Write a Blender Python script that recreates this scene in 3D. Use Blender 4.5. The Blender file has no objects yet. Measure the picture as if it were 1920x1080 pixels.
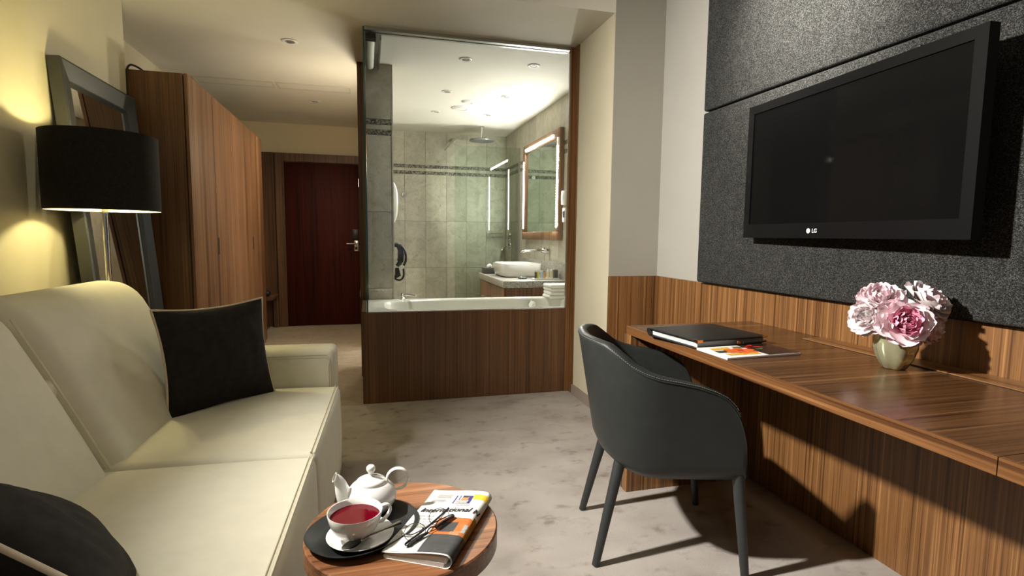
import bpy, bmesh, math, random
from mathutils import Vector, Matrix
random.seed(7)
PI = math.pi
SC = bpy.context.scene
COL = SC.collection

# ---------------------------------------------------------------- camera
YAW, PITCH, ROLL = math.radians(14.954), math.radians(5.5325), math.radians(-0.5945)
CAMZ = 1.14
_f = Vector((math.sin(YAW)*math.cos(PITCH), math.cos(YAW)*math.cos(PITCH), -math.sin(PITCH)))
_r = Vector((math.cos(YAW), -math.sin(YAW), 0.0))
_d = _f.cross(_r)
_r2 = _r*math.cos(ROLL) + _d*math.sin(ROLL)
_d2 = -_r*math.sin(ROLL) + _d*math.cos(ROLL)
cd = bpy.data.cameras.new('camera'); cd.lens = 18.979; cd.sensor_width = 36; cd.clip_start = 0.05
cam = bpy.data.objects.new('camera', cd); COL.objects.link(cam)
_m = Matrix((_r2, -_d2, -_f)).transposed().to_4x4(); _m.translation = (0, 0, CAMZ)
cam.matrix_world = _m
SC.camera = cam

# ---------------------------------------------------------------- world, lights, exposure
w = bpy.data.worlds.new('world'); SC.world = w; w.use_nodes = True
w.node_tree.nodes['Background'].inputs[0].default_value = (0.75, 0.82, 1.0, 1)
w.node_tree.nodes['Background'].inputs[1].default_value = 0.25
SC.view_settings.view_transform = 'Standard'
SC.view_settings.look = 'None'
SC.view_settings.exposure = 0.0
SC.view_settings.gamma = 1.0
SC.view_settings.use_curve_mapping = False
SC.cycles.use_denoising = True
SC.cycles.max_bounces = 6
SC.cycles.diffuse_bounces = 4
SC.cycles.glossy_bounces = 3
SC.cycles.transmission_bounces = 4
SC.cycles.transparent_max_bounces = 8
SC.cycles.use_adaptive_sampling = True
SC.cycles.adaptive_threshold = 0.05
SC.cycles.caustics_reflective = False
SC.cycles.caustics_refractive = False
SC.cycles.sample_clamp_indirect = 6.0

def aim(o, target):
    v = Vector(target) - o.location
    o.rotation_euler = v.to_track_quat('-Z', 'Y').to_euler()

def spot(name, loc, target, watts, angle, blend, col, size=0.05):
    l = bpy.data.lights.new(name, 'SPOT'); l.energy = watts; l.spot_size = math.radians(angle)
    l.spot_blend = blend; l.color = col; l.shadow_soft_size = size
    o = bpy.data.objects.new(name, l); COL.objects.link(o); o.location = loc; aim(o, target); return o

def area(name, loc, target, watts, sx, sy, col):
    l = bpy.data.lights.new(name, 'AREA'); l.energy = watts; l.shape = 'RECTANGLE'; l.size = sx; l.size_y = sy; l.color = col
    o = bpy.data.objects.new(name, l); COL.objects.link(o); o.location = loc; aim(o, target); return o

def point(name, loc, watts, col, size=0.04):
    l = bpy.data.lights.new(name, 'POINT'); l.energy = watts; l.color = col; l.shadow_soft_size = size
    o = bpy.data.objects.new(name, l); COL.objects.link(o); o.location = loc; return o

# wall spotlight over the sofa, shining across to the desk
spot('key_light', (-1.22, 1.45, 2.25), (1.6, 1.5, 1.10), 800, 99, 1.0, (1.0, 0.955, 0.88), 0.06)
# ceiling spot washing the fabric wall
spot('wall_wash_light', (0.85, 1.75, 2.53), (1.74, 1.86, 2.1), 340, 60, 1.0, (1.0, 0.95, 0.86), 0.05)
# unseen fill spots added above and behind the camera; the window is dark
for _x, _y in ((-.3, .35), (-.25, -.6), (-.5, -1.4)):
    spot('room_fill_spot', (_x, _y, 2.52), (_x+.1, _y+.9, 0), 7, 150, 1.0, (1.0, 0.90, 0.74), 0.04)

# ---------------------------------------------------------------- object helpers
OFF = {}
LOCAL = {}
def tag(o, label=None, cat=None, group=None, kind=None):
    if label: o['label'] = label
    if cat: o['category'] = cat
    if group: o['group'] = group
    if kind: o['kind'] = kind
    return o

def thing(name, label, cat, loc=(0, 0, 0), rz=None, group=None):
    """Empty at the thing's base; rz given -> children in local coordinates, else in world coordinates."""
    o = bpy.data.objects.new(name, None); COL.objects.link(o); o.empty_display_size = 0.05
    o.location = loc
    if rz is not None: o.rotation_euler = (0, 0, rz); OFF[o] = Vector((0, 0, 0))
    else: OFF[o] = Vector(loc)
    return tag(o, label, cat, group)

def link(name, me, mat, parent=None, smooth=False, angle=None):
    o = bpy.data.objects.new(name, me); COL.objects.link(o)
    if mat is not None and len(me.materials) == 0:
        for m_ in (mat if isinstance(mat, (list, tuple)) else [mat]): me.materials.append(m_)
    if parent is not None:
        o.parent = parent; OFF[o] = OFF.get(parent, Vector((0, 0, 0)))
    if smooth:
        me.shade_smooth()
        if angle: me.set_sharp_from_angle(angle=math.radians(angle))
    return o

def mesh(name, verts, faces, mat, parent=None, smooth=False, angle=None, midx=None):
    off = OFF.get(parent, Vector((0, 0, 0))) if parent is not None else Vector((0, 0, 0))
    me = bpy.data.meshes.new(name)
    me.from_pydata([tuple(Vector(v) - off) for v in verts], [], faces)
    if midx: me.polygons.foreach_set('material_index', midx)
    me.update()
    bm = bmesh.new(); bm.from_mesh(me); bmesh.ops.recalc_face_normals(bm, faces=bm.faces); bm.to_mesh(me); bm.free()
    return link(name, me, mat, parent, smooth, angle)

BOXF = [(0, 3, 2, 1), (4, 5, 6, 7), (0, 1, 5, 4), (1, 2, 6, 5), (2, 3, 7, 6), (3, 0, 4, 7)]
def boxv(x0, x1, y0, y1, z0, z1):
    return [(x0, y0, z0), (x1, y0, z0), (x1, y1, z0), (x0, y1, z0), (x0, y0, z1), (x1, y0, z1), (x1, y1, z1), (x0, y1, z1)]

def box(name, x0, x1, y0, y1, z0, z1, mat, parent=None, bevel=0.0, seg=2):
    off = OFF.get(parent, Vector((0, 0, 0))) if parent is not None else Vector((0, 0, 0))
    bm = bmesh.new()
    vs = [bm.verts.new(Vector(v) - off) for v in boxv(x0, x1, y0, y1, z0, z1)]
    for f in BOXF: bm.faces.new([vs[i] for i in f])
    if bevel: bmesh.ops.bevel(bm, geom=bm.edges[:], offset=bevel, segments=seg, affect='EDGES', profile=0.5)
    me = bpy.data.meshes.new(name); bm.to_mesh(me); bm.free()
    return link(name, me, mat, parent, bool(bevel), 40 if bevel else None)

class MB:
    """collects shapes into one mesh"""
    def __init__(s): s.v = []; s.f = []; s.mi = []
    def add(s, v, f, mi=0):
        n = len(s.v); s.v += [tuple(p) for p in v]; s.f += [tuple(i+n for i in q) for q in f]; s.mi += [mi]*len(f); return s
    def box(s, x0, x1, y0, y1, z0, z1, mi=0): return s.add(boxv(x0, x1, y0, y1, z0, z1), BOXF, mi)
    def tube(s, pts, r, n=8, mi=0, closed=False):
        v, f = tubev(pts, r, n, closed); return s.add(v, f, mi)
    def lathe(s, prof, c=(0, 0, 0), n=32, mi=0):
        v, f = lathev(prof, c, n); return s.add(v, f, mi)
    def build(s, name, mat, parent=None, smooth=False, angle=None):
        return mesh(name, s.v, s.f, mat, parent, smooth, angle, s.mi if isinstance(mat, (list, tuple)) else None)

def lathev(prof, c=(0, 0, 0), n=32, lobes=0, amp=0.0):
    v, f = [], []
    for (r, z) in prof:
        for k in range(n):
            a = 2*PI*k/n
            rr = r*(1+amp*math.cos(lobes*a)) if lobes else r
            v.append((c[0]+rr*math.cos(a), c[1]+rr*math.sin(a), c[2]+z))
    for i in range(len(prof)-1):
        for k in range(n):
            k2 = (k+1) % n
            f.append((i*n+k, i*n+k2, (i+1)*n+k2, (i+1)*n+k))
    if prof[0][0] > 1e-6: f.append(tuple(range(n-1, -1, -1)))
    if prof[-1][0] > 1e-6: f.append(tuple((len(prof)-1)*n+k for k in range(n)))
    return v, f

def lathe(name, prof, c, mat, parent=None, n=32, smooth=True, angle=40, open_ends=False):
    v, f = lathev(prof, c, n)
    if open_ends: f = [q for q in f if len(q) == 4]
    return mesh(name, v, f, mat, parent, smooth, angle)

def tubev(pts, r, n=8, closed=False):
    P = [Vector(p) for p in pts]; m = len(P)
    R = r if isinstance(r, (list, tuple)) else [r]*m
    v, f = [], []
    nrm = None
    for i in range(m):
        if closed: t = P[(i+1) % m]-P[i-1]
        else: t = P[min(i+1, m-1)]-P[max(i-1, 0)]
        if t.length < 1e-9: t = Vector((0, 0, 1))
        t.normalize()
        if nrm is None:
            nrm = t.orthogonal().normalized()
        else:
            nrm = (nrm - t*nrm.dot(t))
            if nrm.length < 1e-6: nrm = t.orthogonal()
            nrm.normalize()
        b = t.cross(nrm)
        rr = R[i]
        ra, rb = rr if isinstance(rr, (list, tuple)) else (rr, rr)
        for k in range(n):
            a = 2*PI*k/n
            v.append(P[i]+nrm*math.cos(a)*ra+b*math.sin(a)*rb)
    for i in range(m if closed else m-1):
        j = (i+1) % m
        for k in range(n):
            k2 = (k+1) % n
            f.append((i*n+k, i*n+k2, j*n+k2, j*n+k))
    if not closed:
        f.append(tuple(range(n-1, -1, -1))); f.append(tuple((m-1)*n+k for k in range(n)))
    return v, f

def tube(name, pts, r, mat, parent=None, n=10, closed=False):
    v, f = tubev(pts, r, n, closed)
    return mesh(name, v, f, mat, parent, True, 50)

def band(name, pts, side, ra, rb, mat, parent, n=12):
    """flat handle following pts, ra thick in its plane, rb wide along side"""
    P = [Vector(p) for p in pts]; side = Vector(side).normalized(); V, F = [], []; m = len(P)
    for i in range(m):
        t = (P[min(i+1, m-1)]-P[max(i-1, 0)]).normalized(); r = t.cross(side).normalized()
        for k in range(n):
            a_ = 2*PI*k/n; V.append(P[i]+r*math.cos(a_)*ra+side*math.sin(a_)*rb)
    for i in range(m-1):
        for k in range(n): k2 = (k+1) % n; F.append((i*n+k, i*n+k2, (i+1)*n+k2, (i+1)*n+k))
    F.append(tuple(range(n-1, -1, -1))); F.append(tuple((m-1)*n+k for k in range(n)))
    return mesh(name, V, F, mat, parent, True, 60)

def smoothpath(pts, k=8, closed=False):
    P = [Vector(p) for p in pts]; out = []; m = len(P)
    rng = range(m) if closed else range(m-1)
    for i in rng:
        g = lambda j: P[j % m] if closed else P[max(0, min(m-1, j))]
        p0, p1, p2, p3 = g(i-1), g(i), g(i+1), g(i+2)
        for q in range(k):
            t = q/k
            out.append(0.5*((2*p1)+(-p0+p2)*t+(2*p0-5*p1+4*p2-p3)*t*t+(-p0+3*p1-3*p2+p3)*t**3))
    if not closed: out.append(P[-1])
    return out

def rbox(name, x0, x1, y0, y1, z0, z1, r, mat, parent=None, n=8, deform=None):
    """rounded box with enough vertices to be bent by deform(v)"""
    lo = (x0, y0, z0); hi = (x1, y1, z1)
    def ts(a, b):
        e = [a, a+r*.12, a+r*.3, a+r*.6, a+r]
        mid = [a+r+(b-a-2*r)*i/n for i in range(1, n)]
        return e+mid+[b-r, b-r*.6, b-r*.3, b-r*.12, b]
    T = [ts(lo[i], hi[i]) for i in range(3)]
    V, F, idx = [], [], {}
    def vid(p):
        key = tuple(round(c, 5) for c in p)
        if key in idx: return idx[key]
        q = Vector([min(max(p[i], lo[i]+r), hi[i]-r) for i in range(3)])
        d = Vector(p)-q
        if d.length > 1e-9:
            # map the cube shell to the rounded shell
            d = d.normalized()*r
        s = q+d
        if deform: s = Vector(deform(s))
        idx[key] = len(V); V.append(s); return idx[key]
    for ax in range(3):
        u, w_ = [(1, 2), (0, 2), (0, 1)][ax]
        for side in (lo[ax], hi[ax]):
            for i in range(len(T[u])-1):
                for j in range(len(T[w_])-1):
                    q = []
                    for (a, b) in ((i, j), (i+1, j), (i+1, j+1), (i, j+1)):
                        p = [0, 0, 0]; p[ax] = side; p[u] = T[u][a]; p[w_] = T[w_][b]
                        q.append(vid(p))
                    if len(set(q)) == 4: F.append(tuple(q))
    return mesh(name, V, F, mat, parent, True)

def textmesh(body, size, shear=0.0, extrude=0.0, align='LEFT', bold=0.0):
    c = bpy.data.curves.new('t', 'FONT'); c.body = body; c.size = size; c.shear = shear; c.extrude = extrude; c.align_x = align
    c.resolution_u = 3; c.offset = bold*size
    o = bpy.data.objects.new('t', c); COL.objects.link(o)
    dg = bpy.context.evaluated_depsgraph_get()
    me = bpy.data.meshes.new_from_object(o.evaluated_get(dg))
    V = [v.co.copy() for v in me.vertices]; F = [tuple(p.vertices) for p in me.polygons]
    bpy.data.objects.remove(o); bpy.data.curves.remove(c); bpy.data.meshes.remove(me)
    return V, F

# ---------------------------------------------------------------- materials
def newmat(name):
    m = bpy.data.materials.new(name); m.use_nodes = True
    nt = m.node_tree; b = nt.nodes['Principled BSDF']
    return m, nt, b

def ramp(nt, stops):
    r = nt.nodes.new('ShaderNodeValToRGB'); e = r.color_ramp.elements
    e[0].position, e[0].color = stops[0][0], (*stops[0][1], 1)
    e[1].position, e[1].color = stops[-1][0], (*stops[-1][1], 1)
    for p, c in stops[1:-1]:
        q = e.new(p); q.color = (*c, 1)
    return r

def noise(nt, scale, detail=3, rough=.55, vec=None, dist=0.0):
    n = nt.nodes.new('ShaderNodeTexNoise'); n.inputs['Scale'].default_value = scale
    n.inputs['Detail'].default_value = detail; n.inputs['Roughness'].default_value = rough
    n.inputs['Distortion'].default_value = dist
    if vec is not None: nt.links.new(vec, n.inputs['Vector'])
    return n

def coords(nt, scale=(1, 1, 1), kind='Object'):
    t = nt.nodes.new('ShaderNodeTexCoord'); mp = nt.nodes.new('ShaderNodeMapping')
    mp.inputs['Scale'].default_value = scale
    nt.links.new(t.outputs[kind], mp.inputs['Vector']); return mp.outputs[0]

def mix(nt, a, b, fac, blend='MIX'):
    m = nt.nodes.new('ShaderNodeMix'); m.data_type = 'RGBA'; m.blend_type = blend
    for s, k in ((a, 6), (b, 7)):
        if hasattr(s, 'links'): nt.links.new(s, m.inputs[k])
        else: m.inputs[k].default_value = (*s, 1)
    if hasattr(fac, 'links'): nt.links.new(fac, m.inputs[0])
    else: m.inputs[0].default_value = fac
    return m.outputs[2]

def bump(nt, b, h, strength, dist=0.002):
    n = nt.nodes.new('ShaderNodeBump'); n.inputs['Strength'].default_value = strength; n.inputs['Distance'].default_value = dist
    nt.links.new(h, n.inputs['Height']); nt.links.new(n.outputs[0], b.inputs['Normal'])

def plain(name, col, rough=.5, metal=0.0, var=0.0, vscale=6, bmp=0.0, bscale=200, coat=0.0, spec=None):
    m, nt, b = newmat(name)
    b.inputs['Roughness'].default_value = rough; b.inputs['Metallic'].default_value = metal
    if coat: b.inputs['Coat Weight'].default_value = coat
    if spec is not None: b.inputs['Specular IOR Level'].default_value = spec
    c = coords(nt)
    n = noise(nt, vscale, 4, .6, c)
    lo = tuple(x*(1-var) for x in col); hi = tuple(min(1, x*(1+var)) for x in col)
    r = ramp(nt, [(.3, lo), (.7, hi)]); nt.links.new(n.outputs[0], r.inputs[0]); nt.links.new(r.outputs[0], b.inputs['Base Color'])
    if bmp:
        n2 = noise(nt, bscale, 3, .6, c); bump(nt, b, n2.outputs[0], bmp)
    return m

def wood(name, dark, mid, light, axis='Z', rough=.35, k=1.0, coat=0.0, spec=None):
    m, nt, b = newmat(name)
    def sc(a, l): return tuple(l if 'XYZ'[i] == axis else a for i in range(3))
    wide = noise(nt, 1, 2, .5, coords(nt, sc(13*k, .2)))
    med = noise(nt, 1, 3, .6, coords(nt, sc(75*k, .6)), .6)
    fine = noise(nt, 1, 4, .7, coords(nt, sc(260*k, 3.5)))
    r = ramp(nt, [(.36, dark), (.48, mid), (.57, mid), (.67, light)]); nt.links.new(med.outputs[0], r.inputs[0])
    r1 = ramp(nt, [(.3, (.74, .72, .70)), (.7, (1.14, 1.13, 1.10))]); nt.links.new(wide.outputs[0], r1.inputs[0])
    r2 = ramp(nt, [(.36, (.66, .63, .6)), (.6, (1.06, 1.06, 1.06))]); nt.links.new(fine.outputs[0], r2.inputs[0])
    c = mix(nt, r.outputs[0], r1.outputs[0], .9, 'MULTIPLY'); c = mix(nt, c, r2.outputs[0], .75, 'MULTIPLY')
    nt.links.new(c, b.inputs['Base Color'])
    b.inputs['Roughness'].default_value = rough
    if coat: b.inputs['Coat Weight'].default_value = coat; b.inputs['Coat Roughness'].default_value = .2
    bump(nt, b, fine.outputs[0], .08, .001)
    if spec is not None: b.inputs['Specular IOR Level'].default_value = spec
    return m

W_D, W_M, W_L = (.115, .048, .016), (.25, .118, .042), (.37, .19, .073)
wood_v = wood('walnut_vertical', tuple(x*.8 for x in W_D), tuple(x*.86 for x in W_M), W_L, 'Z', .38, 1.25)
wood_y = wood('walnut_along', W_D, W_M, W_L, 'Y', .33)
wood_x = wood('walnut_across', (.045, .018, .007), (.115, .052, .020), (.20, .10, .042), 'X', .24, .75)
wood_e = wood('walnut_edge', (.06, .022, .008), (.17, .075, .027), (.27, .13, .05), 'Y', .3)
wood_tub = wood('walnut_tub', (.075, .034, .013), (.14, .066, .026), (.20, .10, .043), 'Z', .4, 1.2)
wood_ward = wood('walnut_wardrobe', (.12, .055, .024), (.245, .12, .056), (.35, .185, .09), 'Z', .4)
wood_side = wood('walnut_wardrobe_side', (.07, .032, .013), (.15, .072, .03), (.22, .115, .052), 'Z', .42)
wood_hall = wood('walnut_hall', (.06, .028, .012), (.14, .066, .03), (.21, .11, .05), 'Z', .45)
wood_table = wood('walnut_table', (.13, .05, .02), (.27, .115, .05), (.36, .175, .08), 'X', .3, .8)
mahogany = wood('mahogany', (.026, .0035, .0014), (.052, .007, .003), (.068, .010, .004), 'Z', .6, .4, 0, .15)
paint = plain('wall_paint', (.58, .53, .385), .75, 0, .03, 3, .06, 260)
paint_pier_shaded = plain('wall_paint_pier_shaded', (.33, .31, .26), .75, 0, .03, 3, .06, 260)  # wall paint darkened so its colour carries the shade on the pier front
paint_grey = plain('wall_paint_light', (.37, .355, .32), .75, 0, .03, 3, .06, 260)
paint_hall = plain('wall_paint_hall', (.74, .64, .44), .75, 0, .03, 3, .06, 260)
ceil_m = plain('ceiling_paint', (.74, .70, .60), .8, 0, .03, 2, .04, 240)
ceil_b = plain('ceiling_white', (.76, .74, .66), .8, 0, .03, 2)
chrome = plain('chrome', (.8, .8, .8), .12, 1.0)
alu = plain('aluminium', (.55, .56, .54), .35, 1.0)
brass = plain('brass', (.85, .55, .2), .25, 1.0)
black = plain('black_plastic', (.012, .012, .013), .4)
black_gloss = plain('black_gloss', (.004, .004, .004), .05, 0, 0, 5, 0, 1, .0, .10)
bezel_m = plain('tv_bezel_plastic', (.004, .004, .0045), .32, 0, .1, 6, 0, 1, 0, .2)
white_p = plain('white_plastic', (.78, .77, .73), .35)
porcelain = plain('porcelain', (.83, .82, .79), .12, 0, .01, 5, 0, 1, .6)
acrylic = plain('tub_acrylic', (.80, .79, .72), .15, 0, .01)
towel_m = plain('towel', (.86, .85, .82), .95, 0, .05, 60, .6, 500)
lightwood_edge = plain('seat_seam', (.62, .58, .44), .7)
sofa_m = plain('sofa_cream', (.66, .63, .505), .62, 0, .035, 14, .10, 700, 0, .35)
velvet = plain('dark_velvet', (.016, .013, .012), .85, 0, .35, 30, .25, 500, 0, .25)
piping_m = plain('cream_piping', (.62, .52, .40), .8, 0, .1, 60)
leather = plain('charcoal_leather', (.021, .023, .022), .45, 0, .12, 25, .12, 420, 0, .4)
leg_m = plain('charcoal_leg', (.024, .026, .026), .5, 0, .1, 30, .1, 400)
stitch_m = plain('stitching', (.20, .21, .20), .7)
frame_m = plain('mirror_frame_grey', (.028, .029, .028), .38, 0, .1, 8)
led_off = plain('downlight_grey', (.28, .27, .25), .4)
stone_tray = plain('slate_tray', (.012, .014, .014), .42, 0, .2, 60, .15, 200)
paper = plain('newsprint', (.74, .73, .69), .8, 0, .03, 30)
ink = plain('ink', (.03, .03, .03), .8)
ink_grey = plain('ink_grey', (.34, .33, .31), .8)

def fabric_mat():
    m, nt, b = newmat('charcoal_tweed')
    c = coords(nt)
    a = noise(nt, 300, 2, .8, coords(nt, (1, 1, 1.3)))
    big = noise(nt, 26, 3, .6, c)
    r = ramp(nt, [(.36, (.003, .003, .003)), (.5, (.017, .017, .016)), (.64, (.10, .10, .094))]); nt.links.new(a.outputs[0], r.inputs[0])
    r2 = ramp(nt, [(.3, (.75, .75, .75)), (.7, (1.1, 1.1, 1.1))]); nt.links.new(big.outputs[0], r2.inputs[0])
    nt.links.new(mix(nt, r.outputs[0], r2.outputs[0], 1, 'MULTIPLY'), b.inputs['Base Color'])
    b.inputs['Roughness'].default_value = .9; b.inputs['Specular IOR Level'].default_value = .2
    bump(nt, b, a.outputs[0], .7, .002)
    return m
tweed = fabric_mat()

def carpet_mat():
    m, nt, b = newmat('taupe_carpet')
    c = coords(nt, (1, 1.25, 1))
    s1 = noise(nt, 3.0, 3, .5, c, 0); s2 = noise(nt, 10.0, 3, .6, coords(nt, (.95, 1.25, 1)), .2); f = noise(nt, 420, 2, .7, coords(nt))
    r = ramp(nt, [(.25, (.30, .265, .235)), (.45, (.40, .36, .325)), (.70, (.46, .42, .38))]); nt.links.new(s1.outputs[0], r.inputs[0])
    r2 = ramp(nt, [(.28, (.58, .56, .55)), (.38, (.90, .89, .88)), (.46, (1, 1, 1))]); nt.links.new(s2.outputs[0], r2.inputs[0])
    r3 = ramp(nt, [(.3, (.82, .82, .82)), (.7, (1.12, 1.12, 1.12))]); nt.links.new(f.outputs[0], r3.inputs[0])
    c1 = mix(nt, r.outputs[0], r2.outputs[0], .9, 'MULTIPLY'); c1 = mix(nt, c1, r3.outputs[0], .8, 'MULTIPLY')
    nt.links.new(c1, b.inputs['Base Color']); b.inputs['Roughness'].default_value = 1; b.inputs['Specular IOR Level'].default_value = .05
    bump(nt, b, f.outputs[0], .5, .004)
    return m
carpet = carpet_mat()

def stone_mat(name, lo, mid, hi, rough, veins):
    m, nt, b = newmat(name)
    oi = nt.nodes.new('ShaderNodeObjectInfo'); t = nt.nodes.new('ShaderNodeTexCoord')
    ad = nt.nodes.new('ShaderNodeVectorMath'); ad.operation = 'ADD'
    mu = nt.nodes.new('ShaderNodeMath'); mu.operation = 'MULTIPLY'; mu.inputs[1].default_value = 37.0
    nt.links.new(oi.outputs['Random'], mu.inputs[0]); nt.links.new(t.outputs['Object'], ad.inputs[0]); nt.links.new(mu.outputs[0], ad.inputs[1])
    n1 = noise(nt, 7, 6, .65, ad.outputs[0], 1.2); n2 = noise(nt, 16, 5, .7, ad.outputs[0], 2.5)
    r = ramp(nt, [(.3, lo), (.5, mid), (.7, hi)]); nt.links.new(n1.outputs[0], r.inputs[0])
    r2 = ramp(nt, [(.34, veins), (.42, (1, 1, 1)), (.7, (1, 1, 1))]); nt.links.new(n2.outputs[0], r2.inputs[0])
    c = mix(nt, r.outputs[0], r2.outputs[0], .8, 'MULTIPLY')
    mr = nt.nodes.new('ShaderNodeMapRange'); mr.inputs[3].default_value = .86; mr.inputs[4].default_value = 1.10
    nt.links.new(oi.outputs['Random'], mr.inputs[0])
    vm = nt.nodes.new('ShaderNodeVectorMath'); vm.operation = 'SCALE'
    nt.links.new(c, vm.inputs[0]); nt.links.new(mr.outputs[0], vm.inputs['Scale'])
    nt.links.new(vm.outputs[0], b.inputs['Base Color']); b.inputs['Roughness'].default_value = rough
    return m
tile_m = stone_mat('limestone_tile', (.43, .40, .31), (.55, .52, .42), (.63, .60, .50), .4, (.60, .58, .52))
floor_tile_m = stone_mat('beige_floor_tile', (.30, .24, .17), (.40, .33, .24), (.48, .40, .30), .28, (.75, .70, .62))
grout = plain('grout', (.22, .20, .15), .9)

def speckle(name, cols, scale, rough):
    m, nt, b = newmat(name)
    v = nt.nodes.new('ShaderNodeTexVoronoi'); v.inputs['Scale'].default_value = scale
    nt.links.new(coords(nt), v.inputs['Vector'])
    s = nt.nodes.new('ShaderNodeSeparateColor'); nt.links.new(v.outputs['Color'], s.inputs[0])
    r = ramp(nt, cols); nt.links.new(s.outputs[0], r.inputs[0]); nt.links.new(r.outputs[0], b.inputs['Base Color'])
    b.inputs['Roughness'].default_value = rough
    return m
granite = speckle('grey_granite', [(.0, (.10, .10, .09)), (.35, (.34, .32, .28)), (.6, (.5, .48, .43)), (1, (.66, .63, .57))], 210, .3)
mosaic = speckle('pebble_mosaic', [(.0, (.03, .03, .025)), (.4, (.10, .09, .07)), (.65, (.25, .23, .18)), (1, (.45, .42, .35))], 95, .35)

def glass_mat(name, tint=(.96, .98, .97), refl=1.0):
    m = bpy.data.materials.new(name); m.use_nodes = True; nt = m.node_tree; nt.nodes.clear()
    out = nt.nodes.new('ShaderNodeOutputMaterial'); mx = nt.nodes.new('ShaderNodeMixShader')
    tr = nt.nodes.new('ShaderNodeBsdfTransparent'); tr.inputs[0].default_value = (*tint, 1)
    gl = nt.nodes.new('ShaderNodeBsdfGlossy'); gl.inputs['Roughness'].default_value = 0.0
    fr = nt.nodes.new('ShaderNodeFresnel'); fr.inputs[0].default_value = 1.45
    mu = nt.nodes.new('ShaderNodeMath'); mu.operation = 'MULTIPLY'; mu.inputs[1].default_value = refl
    nt.links.new(fr.outputs[0], mu.inputs[0]); nt.links.new(mu.outputs[0], mx.inputs[0])
    nt.links.new(tr.outputs[0], mx.inputs[1]); nt.links.new(gl.outputs[0], mx.inputs[2]); nt.links.new(mx.outputs[0], out.inputs[0])
    return m
glass = glass_mat('clear_glass')
glass_shower = glass_mat('shower_glass', (.90, .94, .91), 1.6)
glass_edge = plain('green_glass_edge', (.02, .12, .11), .1)
mirror_m = plain('mirror_glass', (.82, .86, .84), .01, 1.0, 0)
mirror_bath = plain('mirror_glass_bath', (.80, .88, .84), .01, 1.0, 0)

def emit(name, col, s):
    m, nt, b = newmat(name); b.inputs['Base Color'].default_value = (*col, 1)
    b.inputs['Emission Color'].default_value = (*col, 1); b.inputs['Emission Strength'].default_value = s
    return m
led_m = emit('led_light', (1.0, .97, .90), 900)
bar_m = emit('led_bar_light', (1.0, .97, .90), 95)
bulb_m = emit('lamp_bulb', (1.0, .85, .5), 40)

# ---------------------------------------------------------------- the room
XL, XREC, YLC = -1.345, -1.60, 3.71          # lamp wall, recessed wall behind the wardrobe, wall end
XR, YN, XP = 1.76, 3.05, 1.43                 # TV wall, nook wall, pier face
YT = 3.68                                     # tub front
ZC, ZM = 2.45, 2.56                           # soffit, main ceiling
YB = 7.10                                     # back wall
YNEAR = -2.7
def struct(o): return tag(o, kind='structure')

struct(box('floor', -1.75, 1.95, YNEAR, YT-.012, -.1, 0, carpet))
hall_floor = struct(box('floor_hall', -1.75, 0.0, YT-.012, YB+.1, -.1, -.004, grout))
me = None
for i in range(3):
    for j in range(6):
        x0 = -.6*(i+1); y0 = YT-.010+.6*j; y1 = min(y0+.598, YB)
        t = box('floor_tile', x0+.001, x0+.599, y0, y1, -.01, 0.0, floor_tile_m, hall_floor)
struct(box('floor_bathroom', 0.0, 1.95, YT-.012, YB+.1, -.1, -.002, floor_tile_m))
struct(box('wall_left', -1.75, XL, YNEAR, YLC, 0, ZM, paint))
struct(box('wall_left_recess', -1.75, XREC, YLC, YB, 0, ZC, paint))
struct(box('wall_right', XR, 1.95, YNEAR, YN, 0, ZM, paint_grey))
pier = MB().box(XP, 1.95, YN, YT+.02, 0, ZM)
struct(pier.build('wall_pier', [paint_pier_shaded]))
struct(box('wall_pier_side', XP-.004, XP, YN, YT-.08, 0, ZC, paint))
struct(box('ceiling', -1.75, 1.95, YNEAR, YN, ZM, ZM+.1, ceil_m))
struct(box('ceiling_soffit', -1.75, XP, YN, YB+.1, ZC, ZM+.1, ceil_m))
struct(box('ceiling_alcove', XP, 1.95, YT+.02, YB+.1, ZC, ZM+.1, ceil_m))
struct(box('ceiling_bathroom', .0, 1.80, YT+.05, YB, ZC-.006, ZC, ceil_b))
wb = struct(box('wall_back', -1.75, 0.02, YB, YB+.1, 0, ZC, paint_hall))
wbb = struct(box('wall_bathroom_back', 0.02, 1.95, YB, YB+.1, 0, ZC, grout))
wbr = struct(box('wall_bathroom_right', 1.80, 1.95, YT+.02, YB, 0, ZC, grout))
wdv = struct(MB().box(0.0, .20, 4.428, 4.78, 0, ZC).box(0.0, .20, 5.58, YB, 0, ZC).box(0.0, .20, 4.78, 5.58, 2.06, ZC).build('wall_divider', tile_m))
struct(MB().box(-.02, .21, 4.78, 4.80, 0, 2.06).box(-.02, .21, 5.56, 5.58, 0, 2.06).box(-.02, .21, 4.80, 5.56, 2.04, 2.06).build('trim_4', wood_hall))
# wall behind the camera with its window
wn = MB()
wn.box(-1.75, -1.0, YNEAR-.1, YNEAR, 0, ZM).box(1.2, 1.95, YNEAR-.1, YNEAR, 0, ZM)
wn.box(-1.0, 1.2, YNEAR-.1, YNEAR, 0, .7).box(-1.0, 1.2, YNEAR-.1, YNEAR, 2.3, ZM)
struct(wn.build('wall_near', paint_grey))
wf = MB()
wf.box(-1.0, 1.2, YNEAR-.08, YNEAR-.02, .7, .76).box(-1.0, 1.2, YNEAR-.08, YNEAR-.02, 2.24, 2.3)
for x in (-1.0, .07, 1.14): wf.box(x, x+.06, YNEAR-.08, YNEAR-.02, .76, 2.24)
wfo = struct(wf.build('window_1', white_p))
for x in (-.94, .13): box('window_pane', x, x+1.01, YNEAR-.055, YNEAR-.05, .76, 2.24, glass, wfo)

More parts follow.
